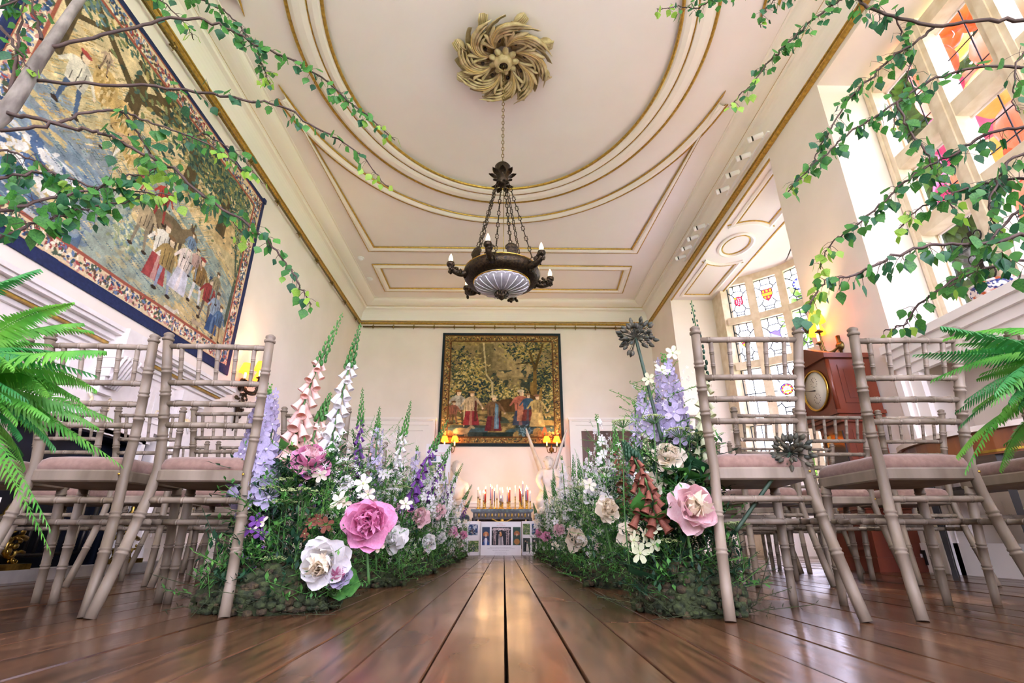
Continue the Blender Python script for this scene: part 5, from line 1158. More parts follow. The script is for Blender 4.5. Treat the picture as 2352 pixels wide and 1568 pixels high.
# dark blue stools flanking the console
for s, lb in ((-1, 'low navy upholstered stool between the console and the marble bust'), (1, 'low navy upholstered stool between the console and the winged statue')):
    t = empty('upholstered_stool', (-.03+s*.76, 8.95, 0), label=lb, cat='stool')
    nv = mat('navy_velvet', '16203c', '1f2c50', scale=20, rough=.9, sheen=.5)
    obj('seat_pad', MB().lathe([(0, .50), (.19, .50), (.215, .53), (.215, .58), (.19, .615), (.10, .625), (0, .63)], 24, sy=.9), nv, t)
    obj('piping', MB().lathe([(.212, .523), (.222, .53), (.212, .537)], 24, sy=.9), mat('piping_cord', 'b9a58a', rough=.7), t)
    obj('seat_rail', MB().lathe([(.20, .44), (.205, .45), (.205, .50), (.0, .50)], 24, sy=.9), M_MAHOG, t)
    for a in (PI/4, 3*PI/4, 5*PI/4, 7*PI/4): obj('leg', MB().tube([(.15*math.cos(a), .14*math.sin(a), .46), (.17*math.cos(a), .16*math.sin(a), 0)], [.02, .013], 8), M_MAHOG, t)

# ================================================================= CHAIRS
M_LIME = mat('limewashed_beech', '8e8170', '6a5e4c', scale=9, rough=.55, stretch=(1, 1, .15), bump=.06, rand=.07)
M_SEAT = mat('dusty_pink_fabric', '84695c', '785d50', scale=60, rough=.95, sheen=.35, bump=.08)
def turned(ctrl, r0, r1, rings, n=10, nsub=10, bead_r=1.13):
    pts = curve_pts(ctrl, nsub); L = [0]
    for a, b in zip(pts, pts[1:]): L.append(L[-1]+(b-a).length)
    T = L[-1]
    def at(s):
        s = max(0, min(T, s))
        for i in range(len(L)-1):
            if L[i+1] >= s: return pts[i].lerp(pts[i+1], (s-L[i])/(L[i+1]-L[i]+1e-9))
        return pts[-1]
    st = [(i*T/10, 1.) for i in range(11)]
    w = r0*.42
    for t in rings:
        c = t*T
        st = [q for q in st if abs(q[0]-c) > w*2.4]
        st += [(c-w*1.5, 1.), (c-w*1.3, bead_r), (c-w*.6, bead_r), (c-w*.25, .98), (c+w*.25, .98), (c+w*.6, bead_r), (c+w*1.3, bead_r), (c+w*1.5, 1.)]
    st = sorted(q for q in st if 0 <= q[0] <= T)
    return MB().tube([at(s) for s, _ in st], [(r0+(r1-r0)*s/T)*k for s, k in st], n)
def chair_parts():
    P = []
    hx = lambda z: .195-.045*min(1, z/.44) if z < .44 else .150+.030*((z-.44)/.46)
    yy = lambda z: -.20+.075*math.sin(min(1, z/.48)*PI/2) if z < .48 else -.125-.085*((z-.48)/.42)**1.25
    for s in (-1, 1):
        ctrl = [(s*hx(z), yy(z), z) for z in (0, .15, .30, .44, .58, .74, .895)]
        b = turned(ctrl, .0168, .0155, [.21, .335, .62+.0, .70, .79, .88], 12)
        top = Vector((s*hx(.895), yy(.895), .895)); b.lathe([(.0165, -.004), (.0198, .0), (.0198, .006), (.012, .010), (.0175, .016), (.017, .022), (.009, .028), (0, .029)], 12, Matrix.Translation(top))
        P.append(('rear_post', b.mesh('rear_post', M_LIME)))
        f = turned([(s*.188, .195, 0), (s*.186, .185, .2), (s*.178, .165, .415)], .014, .017, [.30, .48, .68, .92], 12)
        P.append(('front_leg', f.mesh('front_leg', M_LIME)))
        for z0, z1 in ((.27, .255), (.17, .16)):
            pass
        P.append(('side_stretcher', turned([(s*hx(.275), yy(.275), .275), (s*.182, .18, .285)], .010, .010, [.2, .4, .6, .8], 8).mesh('side_stretcher', M_LIME)))
    for nm, z in (('top_rail', .873), ('back_rail', .745), ('back_rail', .672), ('back_rail', .598), ('rear_stretcher', .345)):
        rg = [.12, .31, .5, .69, .88] if nm != 'rear_stretcher' else [.15, .38, .62, .85]
        bow = 0 if nm == 'rear_stretcher' else -.006
        P.append((nm, turned([(-hx(z), yy(z), z), (0, yy(z)+bow, z), (hx(z), yy(z), z)], .0105, .0105, rg, 8).mesh(nm, M_LIME)))
    P.append(('front_stretcher', turned([(-.183, .18, .30), (.183, .18, .30)], .010, .010, [.15, .38, .62, .85], 8).mesh('front_stretcher', M_LIME)))
    P.append(('cross_stretcher', turned([(-.16, -.0, .279), (.16, -.0, .279)], .010, .010, [.15, .38, .62, .85], 8).mesh('cross_stretcher', M_LIME)))
    for k in range(5):
        x0 = (k-2)/2*.128; x1 = (k-2)/2*.122
        P.append(('spindle', turned([(x1, yy(.745), .745), (x0, yy(.873), .873)], .0068, .0085, [.33, .66], 8).mesh('spindle', M_LIME)))
    # seat frame and cushion (trapezoid with rounded corners)
    def outline(k, n=6, grow=0.):
        cs = [(-.158, -.145), (.158, -.145), (.198, .205), (-.198, .205)]; r = .045; out = []
        for i, (x, y) in enumerate(cs):
            a = Vector(cs[i-1])-Vector((x, y)); b = Vector(cs[(i+1) % 4])-Vector((x, y)); a.normalize(); b.normalize(); p = Vector((x, y))
            for j in range(n+1):
                t = j/n; out.append(((p+a*r*(1-t)**2+b*r*t**2)))
        c = Vector((0, .03)); return [((v-c)*k*(1+grow)+c) for v in out]
    fr = MB(); lay = [(.97, .405), (1.0, .410), (1.0, .440), (.985, .445)]; o = [[(v.x, v.y, z) for v in outline(k)] for k, z in lay]; n = len(o[0])
    fr.add([v for r in o for v in r], [(i*n+j, i*n+(j+1) % n, (i+1)*n+(j+1) % n, (i+1)*n+j) for i in range(len(o)-1) for j in range(n)]+[tuple(reversed(range(n))), tuple((len(o)-1)*n+j for j in range(n))])
    P.append(('seat_frame', fr.mesh('seat_frame', M_LIME)))
    cu = MB(); lay = [(.95, .443), (.975, .450), (.975, .462), (.94, .478), (.85, .490), (.65, .497), (.35, .500), (.01, .501)]; o = [[(v.x, v.y, z) for v in outline(k)] for k, z in lay]
    cu.add([v for r in o for v in r], [(i*n+j, i*n+(j+1) % n, (i+1)*n+(j+1) % n, (i+1)*n+j) for i in range(len(o)-1) for j in range(n)]+[tuple((len(o)-1)*n+j for j in range(n))], True)
    P.append(('seat_cushion', cu.mesh('seat_cushion', M_SEAT)))
    scr = MB().lathe([(0, .003), (.004, .002), (.005, 0)], 8, Matrix.Translation((.15, -.153, .43)) @ Matrix.Rotation(PI/2, 4, 'X'))
    P.append(('screw', scr.mesh('screw', M_BRASS)))
    return P
CHAIR = chair_parts()
ROWN = ['last', 'fifth', 'fourth', 'third', 'second', 'front']     # counted from the candle table
SEATN = ['aisle seat', 'second seat out from the aisle', 'third seat out from the aisle', 'fourth seat out from the aisle']
def chair(x, y, rz, label):
    t = empty('chiavari_chair', (x, y, 0), rz, label=label, cat='chair', group='limewashed ceremony chairs in rows')
    for nm, me in CHAIR: inst(nm, me, t)
rc = random.Random(12)
ROWY = [1.935, 3.02, 4.10, 5.18, 6.24, 7.28]
LX = [[-1.053, -1.475, -1.93], [-1.07, -1.54, -2.0, -2.44], [-1.08, -1.53, -1.98, -2.43], [-1.08, -1.53, -1.98, -2.43], [-1.08, -1.53, -1.98, -2.43], [-1.08, -1.53, -1.98, -2.43]]
RX = [[.857, 1.42, 1.985], [.985, 1.46, 1.915, 2.36], [1.0, 1.46, 1.92, 2.38], [1.0, 1.47, 1.93, 2.4], [1.0, 1.47, 1.93, 2.4], [1.0, 1.47, 1.93, 2.4]]
for i, y in enumerate(ROWY):
    rown = '%s row' % ROWN[i] if i else 'back row'
    for side, xs in (('fireplace side', LX[i]), ('bay window side', RX[i])):
        for j, x in enumerate(xs):
            yo = y-(.10 if (i == 0 and side[0] == 'b') else 0)
            chair(x+(rc.uniform(-.015, .015) if i else 0), yo+(rc.uniform(-.03, .03) if i else 0), (rc.uniform(-.05, .05) if i else (.05 if side[0] == 'f' else -.03)),
                  'limewashed bamboo-turned chair, %s, %s, %s' % (rown, side, SEATN[j]))
# ================================================================= PLANTS
def leafmat(n, a, b, tr=.35, rough=.5, scale=8.): return mat(n, a, b, scale=scale, rough=rough, transl=tr, rand=.12)
M_BLEAF = leafmat('birch_leaf', '2f6a2c', '4f8f3a', .45)
M_BLEAF2 = leafmat('birch_leaf_dark', '1f4f34', '2f6b40', .4)
M_BLEAF3 = leafmat('birch_leaf_young', '7fae3a', '9cc24c', .5)
M_TWIG = mat('birch_twig', '3a2a24', '4c3830', scale=20, rough=.7)
M_BARK = mat('birch_bark', '8c8478', '4a423a', scale=14, rough=.8, stretch=(1, 1, .4), bump=.3)
M_FERN = leafmat('fern_green', '4aa03a', '7cc04a', .45); M_FERN2 = leafmat('fern_dark', '2a7a3a', '3f9444', .35)
M_STEM = mat('flower_stem', '4a7a34', '3a5f2c', scale=20, rough=.6)
M_GREEN = leafmat('meadow_leaf', '3a7a34', '5a9a44', .4); M_GREEN2 = leafmat('dark_meadow_leaf', '1c4030', '2c5a38', .3); M_GREEN3 = leafmat('fresh_meadow_leaf', '7ab454', '569848', .45)
M_MOSS = mat('moss', '1c2612', '3a4420', scale=40, rough=.95, bump=.6)
M_MOSS2 = mat('brown_moss', '30271a', '4a3e24', scale=50, rough=.95, bump=.6)
def petal_mat(n, a, b=None, tr=.35): return mat(n, a, b or a, scale=14, rough=.7, transl=tr, rand=.06)
M_PINK = petal_mat('pink_peony_petal', 'eaa6c8', 'dd8ab4'); M_PALE = petal_mat('blush_petal', 'f0d4d4', 'e9bfc6'); M_CREAM = petal_mat('cream_petal', 'f4ecd8', 'efe2cc'); M_WHT = petal_mat('white_petal', 'f4f2ee', 'e9e8ea')
M_LAV = petal_mat('lavender_petal', 'c6bed8', 'b0a8c8'); M_PURP = petal_mat('purple_petal', '8a52a8', '6c3c8c'); M_PEACH = petal_mat('peach_bell', 'f6dacd', 'f0c6b8'); M_RUST = petal_mat('rust_bell', 'a0624a', '864c40'); M_LIMEY = petal_mat('lime_umbel', 'c4cf94', '9ab06a', .2); M_GCREAM = petal_mat('green_cream_bell', 'e6e8c8', 'd2dcae')
M_SEED = mat('allium_seed_head', '262e26', '4c4836', scale=30, rough=.7); M_CTR = mat('flower_centre', 'd8b84a', rough=.7)

def leaf_shape(w=.42, serr=True):
    pr = [(0, 0), (.10, .30), (.22, .44), (.36, .50), (.50, .44), (.66, .30), (.82, .14), (1.0, 0)]
    L = [(u, h*w*2*(1+(.06 if i % 2 else -.04)*serr)) for i, (u, h) in enumerate(pr)]
    b = MB(); n = len(L); vs = [(u, 0, -.06*math.sin(u*3)) for u, h in L]+[(u, h, .10*h-.06*math.sin(u*3)) for u, h in L[1:-1]]+[(u, -h, .10*h-.06*math.sin(u*3)) for u, h in L[1:-1]]
    U = lambda i: n+i-1; D = lambda i: n+(n-2)+i-1; fs = [(0, 1, U(1)), (0, D(1), 1)]
    for i in range(1, n-2): fs += [(i, i+1, U(i+1), U(i)), (i+1, i, D(i), D(i+1))]
    fs += [(n-2, n-1, U(n-2)), (n-1, n-2, D(n-2))]
    return vs, fs
LV, LF = leaf_shape()
LEAFM = [MB().add(LV, LF, True).mesh('leaf', m) for m in (M_BLEAF, M_BLEAF2, M_BLEAF3)]

def birch(name, trunk, trunk_r, branches, label, seed, dens=1.):
    base = Vector(trunk[0]); t = empty(name, base, label=label, cat='tree'); rr = random.Random(seed)
    tp = curve_pts([Vector(p)-base for p in trunk], 6)
    obj('trunk', MB().tube(tp, [trunk_r[0]+(trunk_r[1]-trunk_r[0])*i/(len(tp)-1) for i in range(len(tp))], 10), M_BARK, t)
    spots = []
    for (pts, r0, bare, ds) in branches:
        c = curve_pts([Vector(p)-base for p in pts], 6); n = len(c)
        jit = [c[0]]+[p+Vector((rr.gauss(0, .004), rr.gauss(0, .004), rr.gauss(0, .004))) for p in c[1:]]
        twigs = MB().tube(jit, [r0*(1-.8*i/(n-1))+.0012 for i in range(n)], 6)
        tot = sum((b-a).length for a, b in zip(c, c[1:])); acc = 0
        for a, b in zip(jit, jit[1:]):
            L = (b-a).length; acc += L; u = acc/tot
            if u < bare: continue
            for _ in range(max(1, int(L*ds*dens*rr.uniform(.7, 1.4)))):
                p = a.lerp(b, rr.random()); d = (b-a).normalized()
                side = Vector((rr.gauss(0, 1), rr.gauss(0, .7), rr.gauss(-.5, .7))).normalized()
                sp = p+(d*.5+side).normalized()*rr.uniform(.015, .075)*(1.15-.5*u)
                twigs.tube([p, (p+sp)/2+Vector((0, 0, .006)), sp], [.0014, .001, .0008], 4, False)
                spots.append((sp, (Vector((side.x*.6, side.y*.5, -rr.uniform(.5, 1.3)))+d*.3).normalized(), rr.uniform(.034, .060)*(1.1-.25*u), u))
        obj('branch', twigs, M_TWIG, t)
    rr.shuffle(spots)
    spots.sort(key=lambda s: -s[2])
    rest = {0: MB(), 1: MB(), 2: MB()}
    for i, (p, d, s, u) in enumerate(spots):
        q = d.to_track_quat('X', 'Z').to_euler(); R = q.to_matrix() @ Matrix.Rotation(rr.uniform(-1.4, 1.4), 3, 'X')
        k = 2 if (u > .93 and rr.random() < .7) else (1 if rr.random() < .4 else 0)
        if i < 298: inst('leaf', LEAFM[k], t, p, R.to_euler(), s)
        else: rest[k].add([R @ (Vector(v)*s)+p for v in LV], LF, True)
    for k, b in rest.items():
        if b.f: obj('small_leaves', b, (M_BLEAF, M_BLEAF2, M_BLEAF3)[k], t)['kind'] = 'stuff'
    return t, len(spots)
def br(pts, d0, d1, r=.006, bare=.1, ds=75):
    n = len(pts); return ([px(x, y, d0+(d1-d0)*i/(n-1)) for i, (x, y) in enumerate(pts)], r, bare, ds)
LB = [br([(105, 108), (260, 75), (390, 45), (490, 50), (570, 95), (650, 130), (740, 180), (800, 230), (860, 280), (905, 320)], 1.55, 2.1, .007, .42, 95),
      br([(72, 185), (300, 195), (450, 210), (560, 230), (650, 245), (720, 290), (790, 325), (850, 380), (890, 430)], 1.55, 2.05, .006, .30, 48),
      br([(0, 300), (118, 286), (178, 264), (250, 255), (286, 259), (340, 279), (421, 307), (500, 343), (560, 395)], 1.5, 1.85, .006, .45, 75),
      br([(15, 258), (110, 280), (200, 300), (260, 315), (330, 355), (400, 390), (470, 450), (560, 510), (620, 560), (660, 610), (690, 660), (715, 700)], 1.5, 1.9, .007, .25, 75),
      br([(-40, 500), (80, 465), (200, 440), (300, 405), (370, 385)], 1.4, 1.7, .006, .12, 120), br([(-40, 560), (60, 520), (130, 500), (240, 470), (330, 455)], 1.4, 1.65, .005, .1, 120),
      br([(-40, 420), (40, 400), (120, 400), (220, 430), (310, 440), (400, 450)], 1.42, 1.7, .005, .15, 120), br([(286, 259), (330, 330), (370, 390), (430, 440), (500, 470), (560, 540)], 1.7, 1.95, .004, .1, 85),
      br([(300, -30), (400, -20), (470, 5), (520, 30), (560, 70), (590, 120), (620, 195)], 1.7, 1.95, .005, .25, 110), br([(330, -30), (380, 10), (430, 60), (445, 90)], 1.7, 1.8, .003, .1, 70),
      br([(25, 215), (40, 120), (57, -20)], 1.52, 1.55, .008, .3, 18), br([(95, 90), (80, 40), (70, -20)], 1.55, 1.55, .007, .3, 18), br([(0, 60), (40, 110), (75, 170)], 1.5, 1.52, .006, .1, 30), br([(-20, 20), (30, 5), (80, -20)], 1.45, 1.5, .004, .1, 110),
      br([(-30, 350), (30, 350), (90, 375), (150, 420)], 1.42, 1.55, .004, .1, 100), br([(420, 320), (470, 310), (540, 350), (600, 420)], 1.82, 2.0, .003, .1, 70)]
LT = [(-2.35, 1.25, 0), (-2.28, 1.30, .8), (-2.12, 1.40, 1.45), px(-20, 285, 1.5), px(95, 130, 1.55), px(190, -10, 1.62), px(290, -140, 1.75)]
_, n1 = birch('birch_tree', LT, (.05, .012), LB, 'slender birch tree with drooping leafy branches before the country dance tapestry', 3)
RB = [br([(2420, 40), (2352, 45), (2230, 50), (2150, 57), (2050, 35), (1985, 12), (1950, -10), (1900, 20), (1850, 60), (1800, 110), (1760, 150), (1720, 200), (1680, 240)], 1.5, 2.05, .009, .36, 100),
      br([(2150, 57), (2100, 100), (2040, 140), (2000, 180), (1940, 240), (1890, 330), (1860, 390), (1815, 430)], 1.65, 2.0, .006, .12, 100),
      br([(2420, 150), (2352, 155), (2250, 155), (2150, 180), (2060, 235), (1960, 300), (1900, 350), (1850, 395), (1810, 440)], 1.5, 1.95, .006, .22, 85),
      br([(2420, 280), (2352, 290), (2250, 315), (2180, 360), (2100, 400), (2030, 460), (1960, 520), (1910, 560), (1880, 620)], 1.5, 1.95, .006, .15, 95),
      br([(2420, 530), (2352, 540), (2250, 560), (2150, 560), (2050, 590), (1960, 630), (1890, 650), (1850, 720)], 1.35, 1.5, .006, .10, 100),
      br([(2420, 590), (2300, 610), (2200, 640), (2120, 690), (2080, 740), (2030, 760)], 1.5, 1.75, .005, .15, 90),
      br([(1760, -60), (1700, -30), (1640, -5), (1600, 20), (1560, 15), (1510, 22)], 1.9, 2.1, .004, .2, 100), br([(1950, -10), (1880, -20), (1800, -10), (1760, 20), (1745, 60)], 1.85, 2.0, .004, .2, 90),
      br([(2420, 420), (2340, 410), (2260, 420), (2180, 450), (2110, 480), (2060, 530)], 1.45, 1.7, .005, .1, 110), br([(2420, 350), (2330, 360), (2290, 420), (2270, 480), (2300, 540)], 1.4, 1.5, .005, .1, 120),
      br([(2060, 235), (2090, 300), (2130, 360), (2160, 420), (2200, 500)], 1.7, 1.7, .004, .1, 90), br([(2420, 470), (2350, 480), (2300, 520), (2240, 610), (2180, 660)], 1.38, 1.5, .005, .1, 80), br([(2420, 100), (2350, 120), (2330, 200), (2340, 260)], 1.45, 1.5, .004, .1, 60),
      br([(2050, 35), (2080, 90), (2090, 150), (2070, 220), (2050, 300)], 1.7, 1.85, .003, .1, 80)]
RT = [(2.02, 1.30, 0), (1.99, 1.33, .4), (1.90, 1.40, .8), px(2460, 620, 1.45), px(2440, 400, 1.47), px(2440, 150, 1.5), px(2425, 20, 1.5), px(2400, -150, 1.55)]
_, n2 = birch('birch_tree', RT, (.05, .012), RB, 'slender birch tree with bright leafy branches before the big stone window', 8)

# ---- ferns on plinths
def fern(loc, fronds, label, seed):
    rr = random.Random(seed); t = empty('potted_fern', loc, label=label, cat='fern')
    obj('urn', MB().lathe([(.10, 0), (.11, .02), (.05, .05), (.05, .08), (.13, .15), (.16, .22), (.165, .24), (.145, .24), (.13, .2), (0, .2)], 24), M_WHITE, t)
    def frond(L, droop, curl, m):
        b = MB(); N = 64; c = []
        for i in range(N+1):
            u = i/N; c.append(Vector((L*(u-.12*u*u*droop), curl*u*u+.01*math.sin(u*7), L*(.45*u-droop*u*u))))
        b.tube(c[::4], [.0028*(1-u/17*.8) for u in range(17)], 4, False)
        for i in range(3, N+1):
            u = i/N; w = L*.10*math.sin(PI*(.12+.87*u))**.75*rr.uniform(.85, 1.1); d = (c[i]-c[i-1]).normalized(); sd = d.cross(Vector((0, 0, 1))).normalized()
            for s in (-1, 1):
                e = (sd*s+d*.25+Vector((0, 0, -.25+rr.uniform(-.2, .2)))).normalized(); vs = []; hw = L/N*.6
                for v, k in ((0, .55), (.25, 1.), (.55, .8), (.85, .45), (1., .05)):
                    pz = c[i]+e*w*v+Vector((0, 0, -.012*v*v)); vs += [pz+d*hw*k, pz-d*hw*k]
                b.add(vs, [(2*q, 2*q+1, 2*q+3, 2*q+2) for q in range(4)], True)
        return b.mesh('frond', m)
    for (az, L, droop, tilt) in fronds:
        inst('frond', frond(L, droop, rr.uniform(-.05, .05), M_FERN if rr.random() < .7 else M_FERN2), t, (0, 0, .22), (rr.uniform(-1.1, 1.1), -tilt, az))
FLW = [(-1.25+.058*k+random.Random(k).uniform(-.15, .15), random.Random(k+50).uniform(.30, .48), random.Random(k+9).uniform(.45, 1.0), random.Random(k+20).uniform(-.35, .9)) for k in range(44)]
def plinth(x, y, h, label):
    t = empty('plinth', (x, y, 0), label=label, cat='plinth'); obj('shaft', MB().b2((-.14, -.14, .05), (.14, .14, h-.04)), M_TRIM, t); obj('foot', MB().b2((-.17, -.17, 0), (.17, .17, .05)), M_TRIM, t); obj('cap', MB().b2((-.17, -.17, h-.04), (.17, .17, h)), M_TRIM, t)
plinth(-1.44, 1.18, .32, 'white plinth carrying the fern in front of the fireplace'); plinth(1.57, 1.16, .36, 'white plinth carrying the fern below the window')
fern((-1.44, 1.18, .32), [(a*1.0, L*.95, d, ti) for a, L, d, ti in FLW]+[(.05, .52, .25, .05), (.25, .48, .8, .3), (-.35, .45, .9, .45), (0, .42, 1.2, .2), (.1, .40, 1.4, .35), (-.2, .42, 1.3, .1), (.3, .42, .5, .75), (-.2, .42, .4, .85), (.5, .4, .9, .2), (.0, .36, 1.6, .1)], 'lush green fern in white urn by the fireplace chairs', 1)
fern((1.57, 1.16, .36), [(PI+a*1.0, L*.95, d, ti) for a, L, d, ti in FLW]+[(PI-.1, .46, .22, .12), (PI+.2, .42, .9, .3), (PI-.3, .42, 1.1, .2), (PI, .40, 1.3, .15)], 'lush green fern in white urn by the window side chairs', 2)

# ---- flower meshes (unit sized, shared)
def bell_mesh(m):
    b = MB().lathe([(.10, 0), (.16, -.08), (.22, -.25), (.25, -.5), (.27, -.75), (.33, -.92), (.40, -1.0), (.36, -.97), (.25, -.75), (.2, -.4), (.1, -.1)], 10); return b.mesh('bell', m)
def floret_mesh(m, ctr=None):
    b = MB(); vs = []
    for k in range(5):
        a = 2*PI*k/5; R = Matrix.Rotation(a, 3, 'Z'); q = [(0, 0, 0), (.45, .28, .10), (.85, .26, .16), (1.0, 0, .12), (.85, -.26, .16), (.45, -.28, .10), (.55, 0, .04)]
        b.add([R @ Vector(v) for v in q], [(0, 6, 1), (1, 6, 2), (2, 6, 3), (3, 6, 4), (4, 6, 5), (5, 6, 0)], True)
    b.ball((0, 0, .06), (.14, .14, .1), 6, 4, mi=1); return b.mesh('floret', m, ctr or M_WHT)
def petal_mesh(m, cup=.5):
    vs = []; nu, nv = 6, 5
    for i in range(nu):
        u = i/(nu-1)
        for j in range(nv):
            v = j/(nv-1)*2-1; w = (.10+.62*math.sin(PI*min(1, u*.62+.06)))*.62; rag = .02*math.cos(v*9)*(u > .8)
            vs.append((u+rag-.26*v*v*u**4, v*w, cup*(u*u*.55+v*v*w*.55)+.03*math.sin(v*8+u*4)*u))
    return MB().add(vs, [(i*nv+j, i*nv+j+1, (i+1)*nv+j+1, (i+1)*nv+j) for i in range(nu-1) for j in range(nv-1)], True).mesh('petal', m)
BELL = {}; FLO = {}; PET = {}
def B(m):
    if m.name not in BELL: BELL[m.name] = bell_mesh(m)
    return BELL[m.name]
def FO(m, c=None):
    if m.name not in FLO: FLO[m.name] = floret_mesh(m, c)
    return FLO[m.name]
def PT(m, cup):
    k = (m.name, cup)
    if k not in PET: PET[k] = petal_mesh(m, cup)
    return PET[k]
def orient(d, roll=0.): return (Vector(d).to_track_quat('Z', 'Y').to_matrix() @ Matrix.Rotation(roll, 3, 'Z')).to_euler()

class Arr:
    """one arrangement: Empty at its base, parts in local coordinates"""
    def __init__(s, loc, label, seed): s.o = Vector(loc); s.rr = random.Random(seed); s.t = empty('flower_arrangement', loc, label=label, cat='flowers', group='meadow flower arrangements along the aisle')
    def L(s, p): return Vector(p)-s.o
    def spike(s, base, tip, bend, m, size=.035, n=26, bells=(.18, .72), name='foxglove', stem_r=.006, bud=M_GREEN):
        a, b = s.L(base), s.L(tip); mid = (a+b)/2+Vector(bend); c = curve_pts([a, mid, b], 14); N = len(c); rr = s.rr
        sp = empty(name, a, 0, s.t); at = lambda u: c[min(N-1, max(0, int(u*(N-1))))].lerp(c[min(N-1, int(u*(N-1))+1)], u*(N-1)-int(u*(N-1)))-a
        st = MB().tube([p-a for p in c], [stem_r*(1-.7*i/N) for i in range(N)], 6)
        lf = MB()
        for _ in range(7):
            u = rr.uniform(.02, bells[0]+.05); p = at(u); q = rr.uniform(.05, .10); d = Vector((rr.gauss(0, 1), rr.gauss(0, 1), rr.uniform(.1, .8))).normalized(); R = d.to_track_quat('X', 'Z').to_matrix(); lf.add([R @ (Vector(v)*q)+p for v in LV], LF, True)
        obj('stem', st, M_STEM, sp); obj('stem_leaves', lf, M_GREEN, sp)['kind'] = 'stuff'
        tan = (b-a).normalized(); sd = tan.cross(Vector((0, 1, 0))).normalized(); fw = tan.cross(sd)
        for k in range(n):
            u = bells[0]+(bells[1]-bells[0])*(k+.5)/n; p = at(u); an = k*2.4+rr.uniform(-.3, .3); q = size*(1.1-.6*k/n)*rr.uniform(.9, 1.1)
            out = sd*math.cos(an)*1.+fw*math.sin(an)*1.; d = (out*.62+Vector((0, 0, -1.))).normalized()
            inst('bell', B(m), sp, p+out*.008, orient(-d), (q, q, q*1.15))
        bd = MB()
        for k in range(40):
            u = bells[1]-.04+(1-bells[1]+.035)*k/40; p = at(min(u, .995)); an = k*2.4; q = .0095*(1.1-.78*k/40)*(min(size, .04)/.035); out = sd*math.cos(an)+fw*math.sin(an); bd.ball(p+out*q*1.5-Vector((0, 0, q*.4)), (q*.62, q*.62, q*1.15), 6, 4)
        obj('buds', bd, bud, sp)['kind'] = 'stuff'
    def delph(s, base, tip, bend, m, size=.026, n=46, start=.25, name='delphinium'):
        a, b = s.L(base), s.L(tip); c = curve_pts([a, (a+b)/2+Vector(bend), b], 14); N = len(c); rr = s.rr; sp = empty(name, a, 0, s.t)
        at = lambda u: c[min(N-1, int(u*(N-1)))]-a
        obj('stem', MB().tube([p-a for p in c], .005, 6), M_STEM, sp)
        for k in range(n):
            u = start+(1-start)*(k/n); p = at(u); an = k*2.4+rr.uniform(-.4, .4); q = size*(1.15-.65*(k/n)**2)*rr.uniform(.85, 1.15); out = Vector((math.cos(an), math.sin(an), rr.uniform(-.3, .25))).normalized()
            inst('floret', FO(m, M_WHT), sp, p+out*q*1.25, orient(out, rr.random()*3), q)
        bd = MB(); p = at(1.)
        for k in range(10): an = k*2.4; bd.ball(p+Vector((math.cos(an)*.008, math.sin(an)*.008, .004*k-.01)), .006*(1.1-.06*k), 6, 4)
        obj('buds', bd, M_GREEN3, sp)
    def peony(s, c, d, size, m, m2=None, n=46, root=None):
        p = s.L(c); rr = s.rr; d = Vector(d).normalized(); h = empty('peony', p, 0, s.t); Q = d.to_track_quat('Z', 'Y').to_matrix()
        st = MB().tube(curve_pts([(0, 0, 0)-d*size*.1 if False else Vector((0, 0, 0))-d*size*.1, -d*size*.6+Vector((0, 0, -.06)), Vector((rr.uniform(-.04, .04), rr.uniform(0, .08), -p.z+.08))], 5), .005, 6)
        obj('stem', st, M_STEM, h)
        cc = MB()
        for k in range(30): a = rr.uniform(0, 2*PI); r = rr.uniform(0, .22)*size; cc.ball(Q @ Vector((r*math.cos(a), r*math.sin(a), size*.3)), (size*.03, size*.03, size*.08), 5, 4)
        obj('stamens', cc, M_CTR, h)
        for k in range(n):
            lay = 0 if k < n*.22 else (1 if k < n*.5 else (2 if k < n*.75 else 3)); cup = (.25, .9, 1.6, 1.6)[lay]; q = size*(1., .88, .72, .5)[lay]*rr.uniform(.82, 1.1); tl = (.10, -.40, -.8, -1.1)[lay]+rr.uniform(-.3, .3)
            R = Q @ Matrix.Rotation(k*2.4+rr.uniform(-.2, .2), 3, 'Z') @ Matrix.Rotation(tl, 3, 'Y'); inst('petal', PT((m2 or m) if lay >= 2 else m, cup), h, (0, 0, 0), R.to_euler(), q)
    def umbel(s, c, r, m=None, root_dy=.05):
        p = s.L(c); rr = s.rr; h = empty('umbel', p, 0, s.t); st = MB().tube(curve_pts([Vector((0, 0, -r*.5)), Vector((rr.uniform(-.02, .02), .03, -p.z*.5)), Vector((rr.uniform(-.04, .04), root_dy, -p.z+.08))], 5), .0025, 5)
        b = MB()
        for k in range(16):
            a = k*2.4; q = r*math.sqrt((k+.5)/16); e = Vector((q*math.cos(a), q*math.sin(a)*.9, r*.25*(1-(q/r)**2))); st.tube([(0, 0, -r*.5), e], .0012, 4, False)
            for j in range(11): a2 = rr.uniform(0, 2*PI); q2 = r*.2*math.sqrt(rr.random()); b.ball(e+Vector((q2*math.cos(a2), q2*math.sin(a2), rr.uniform(-.2, .4)*r*.1)), r*.042, 5, 3)
        obj('rays', st, M_STEM, h); obj('blossom_clusters', b, m or M_LIMEY, h)['kind'] = 'stuff'
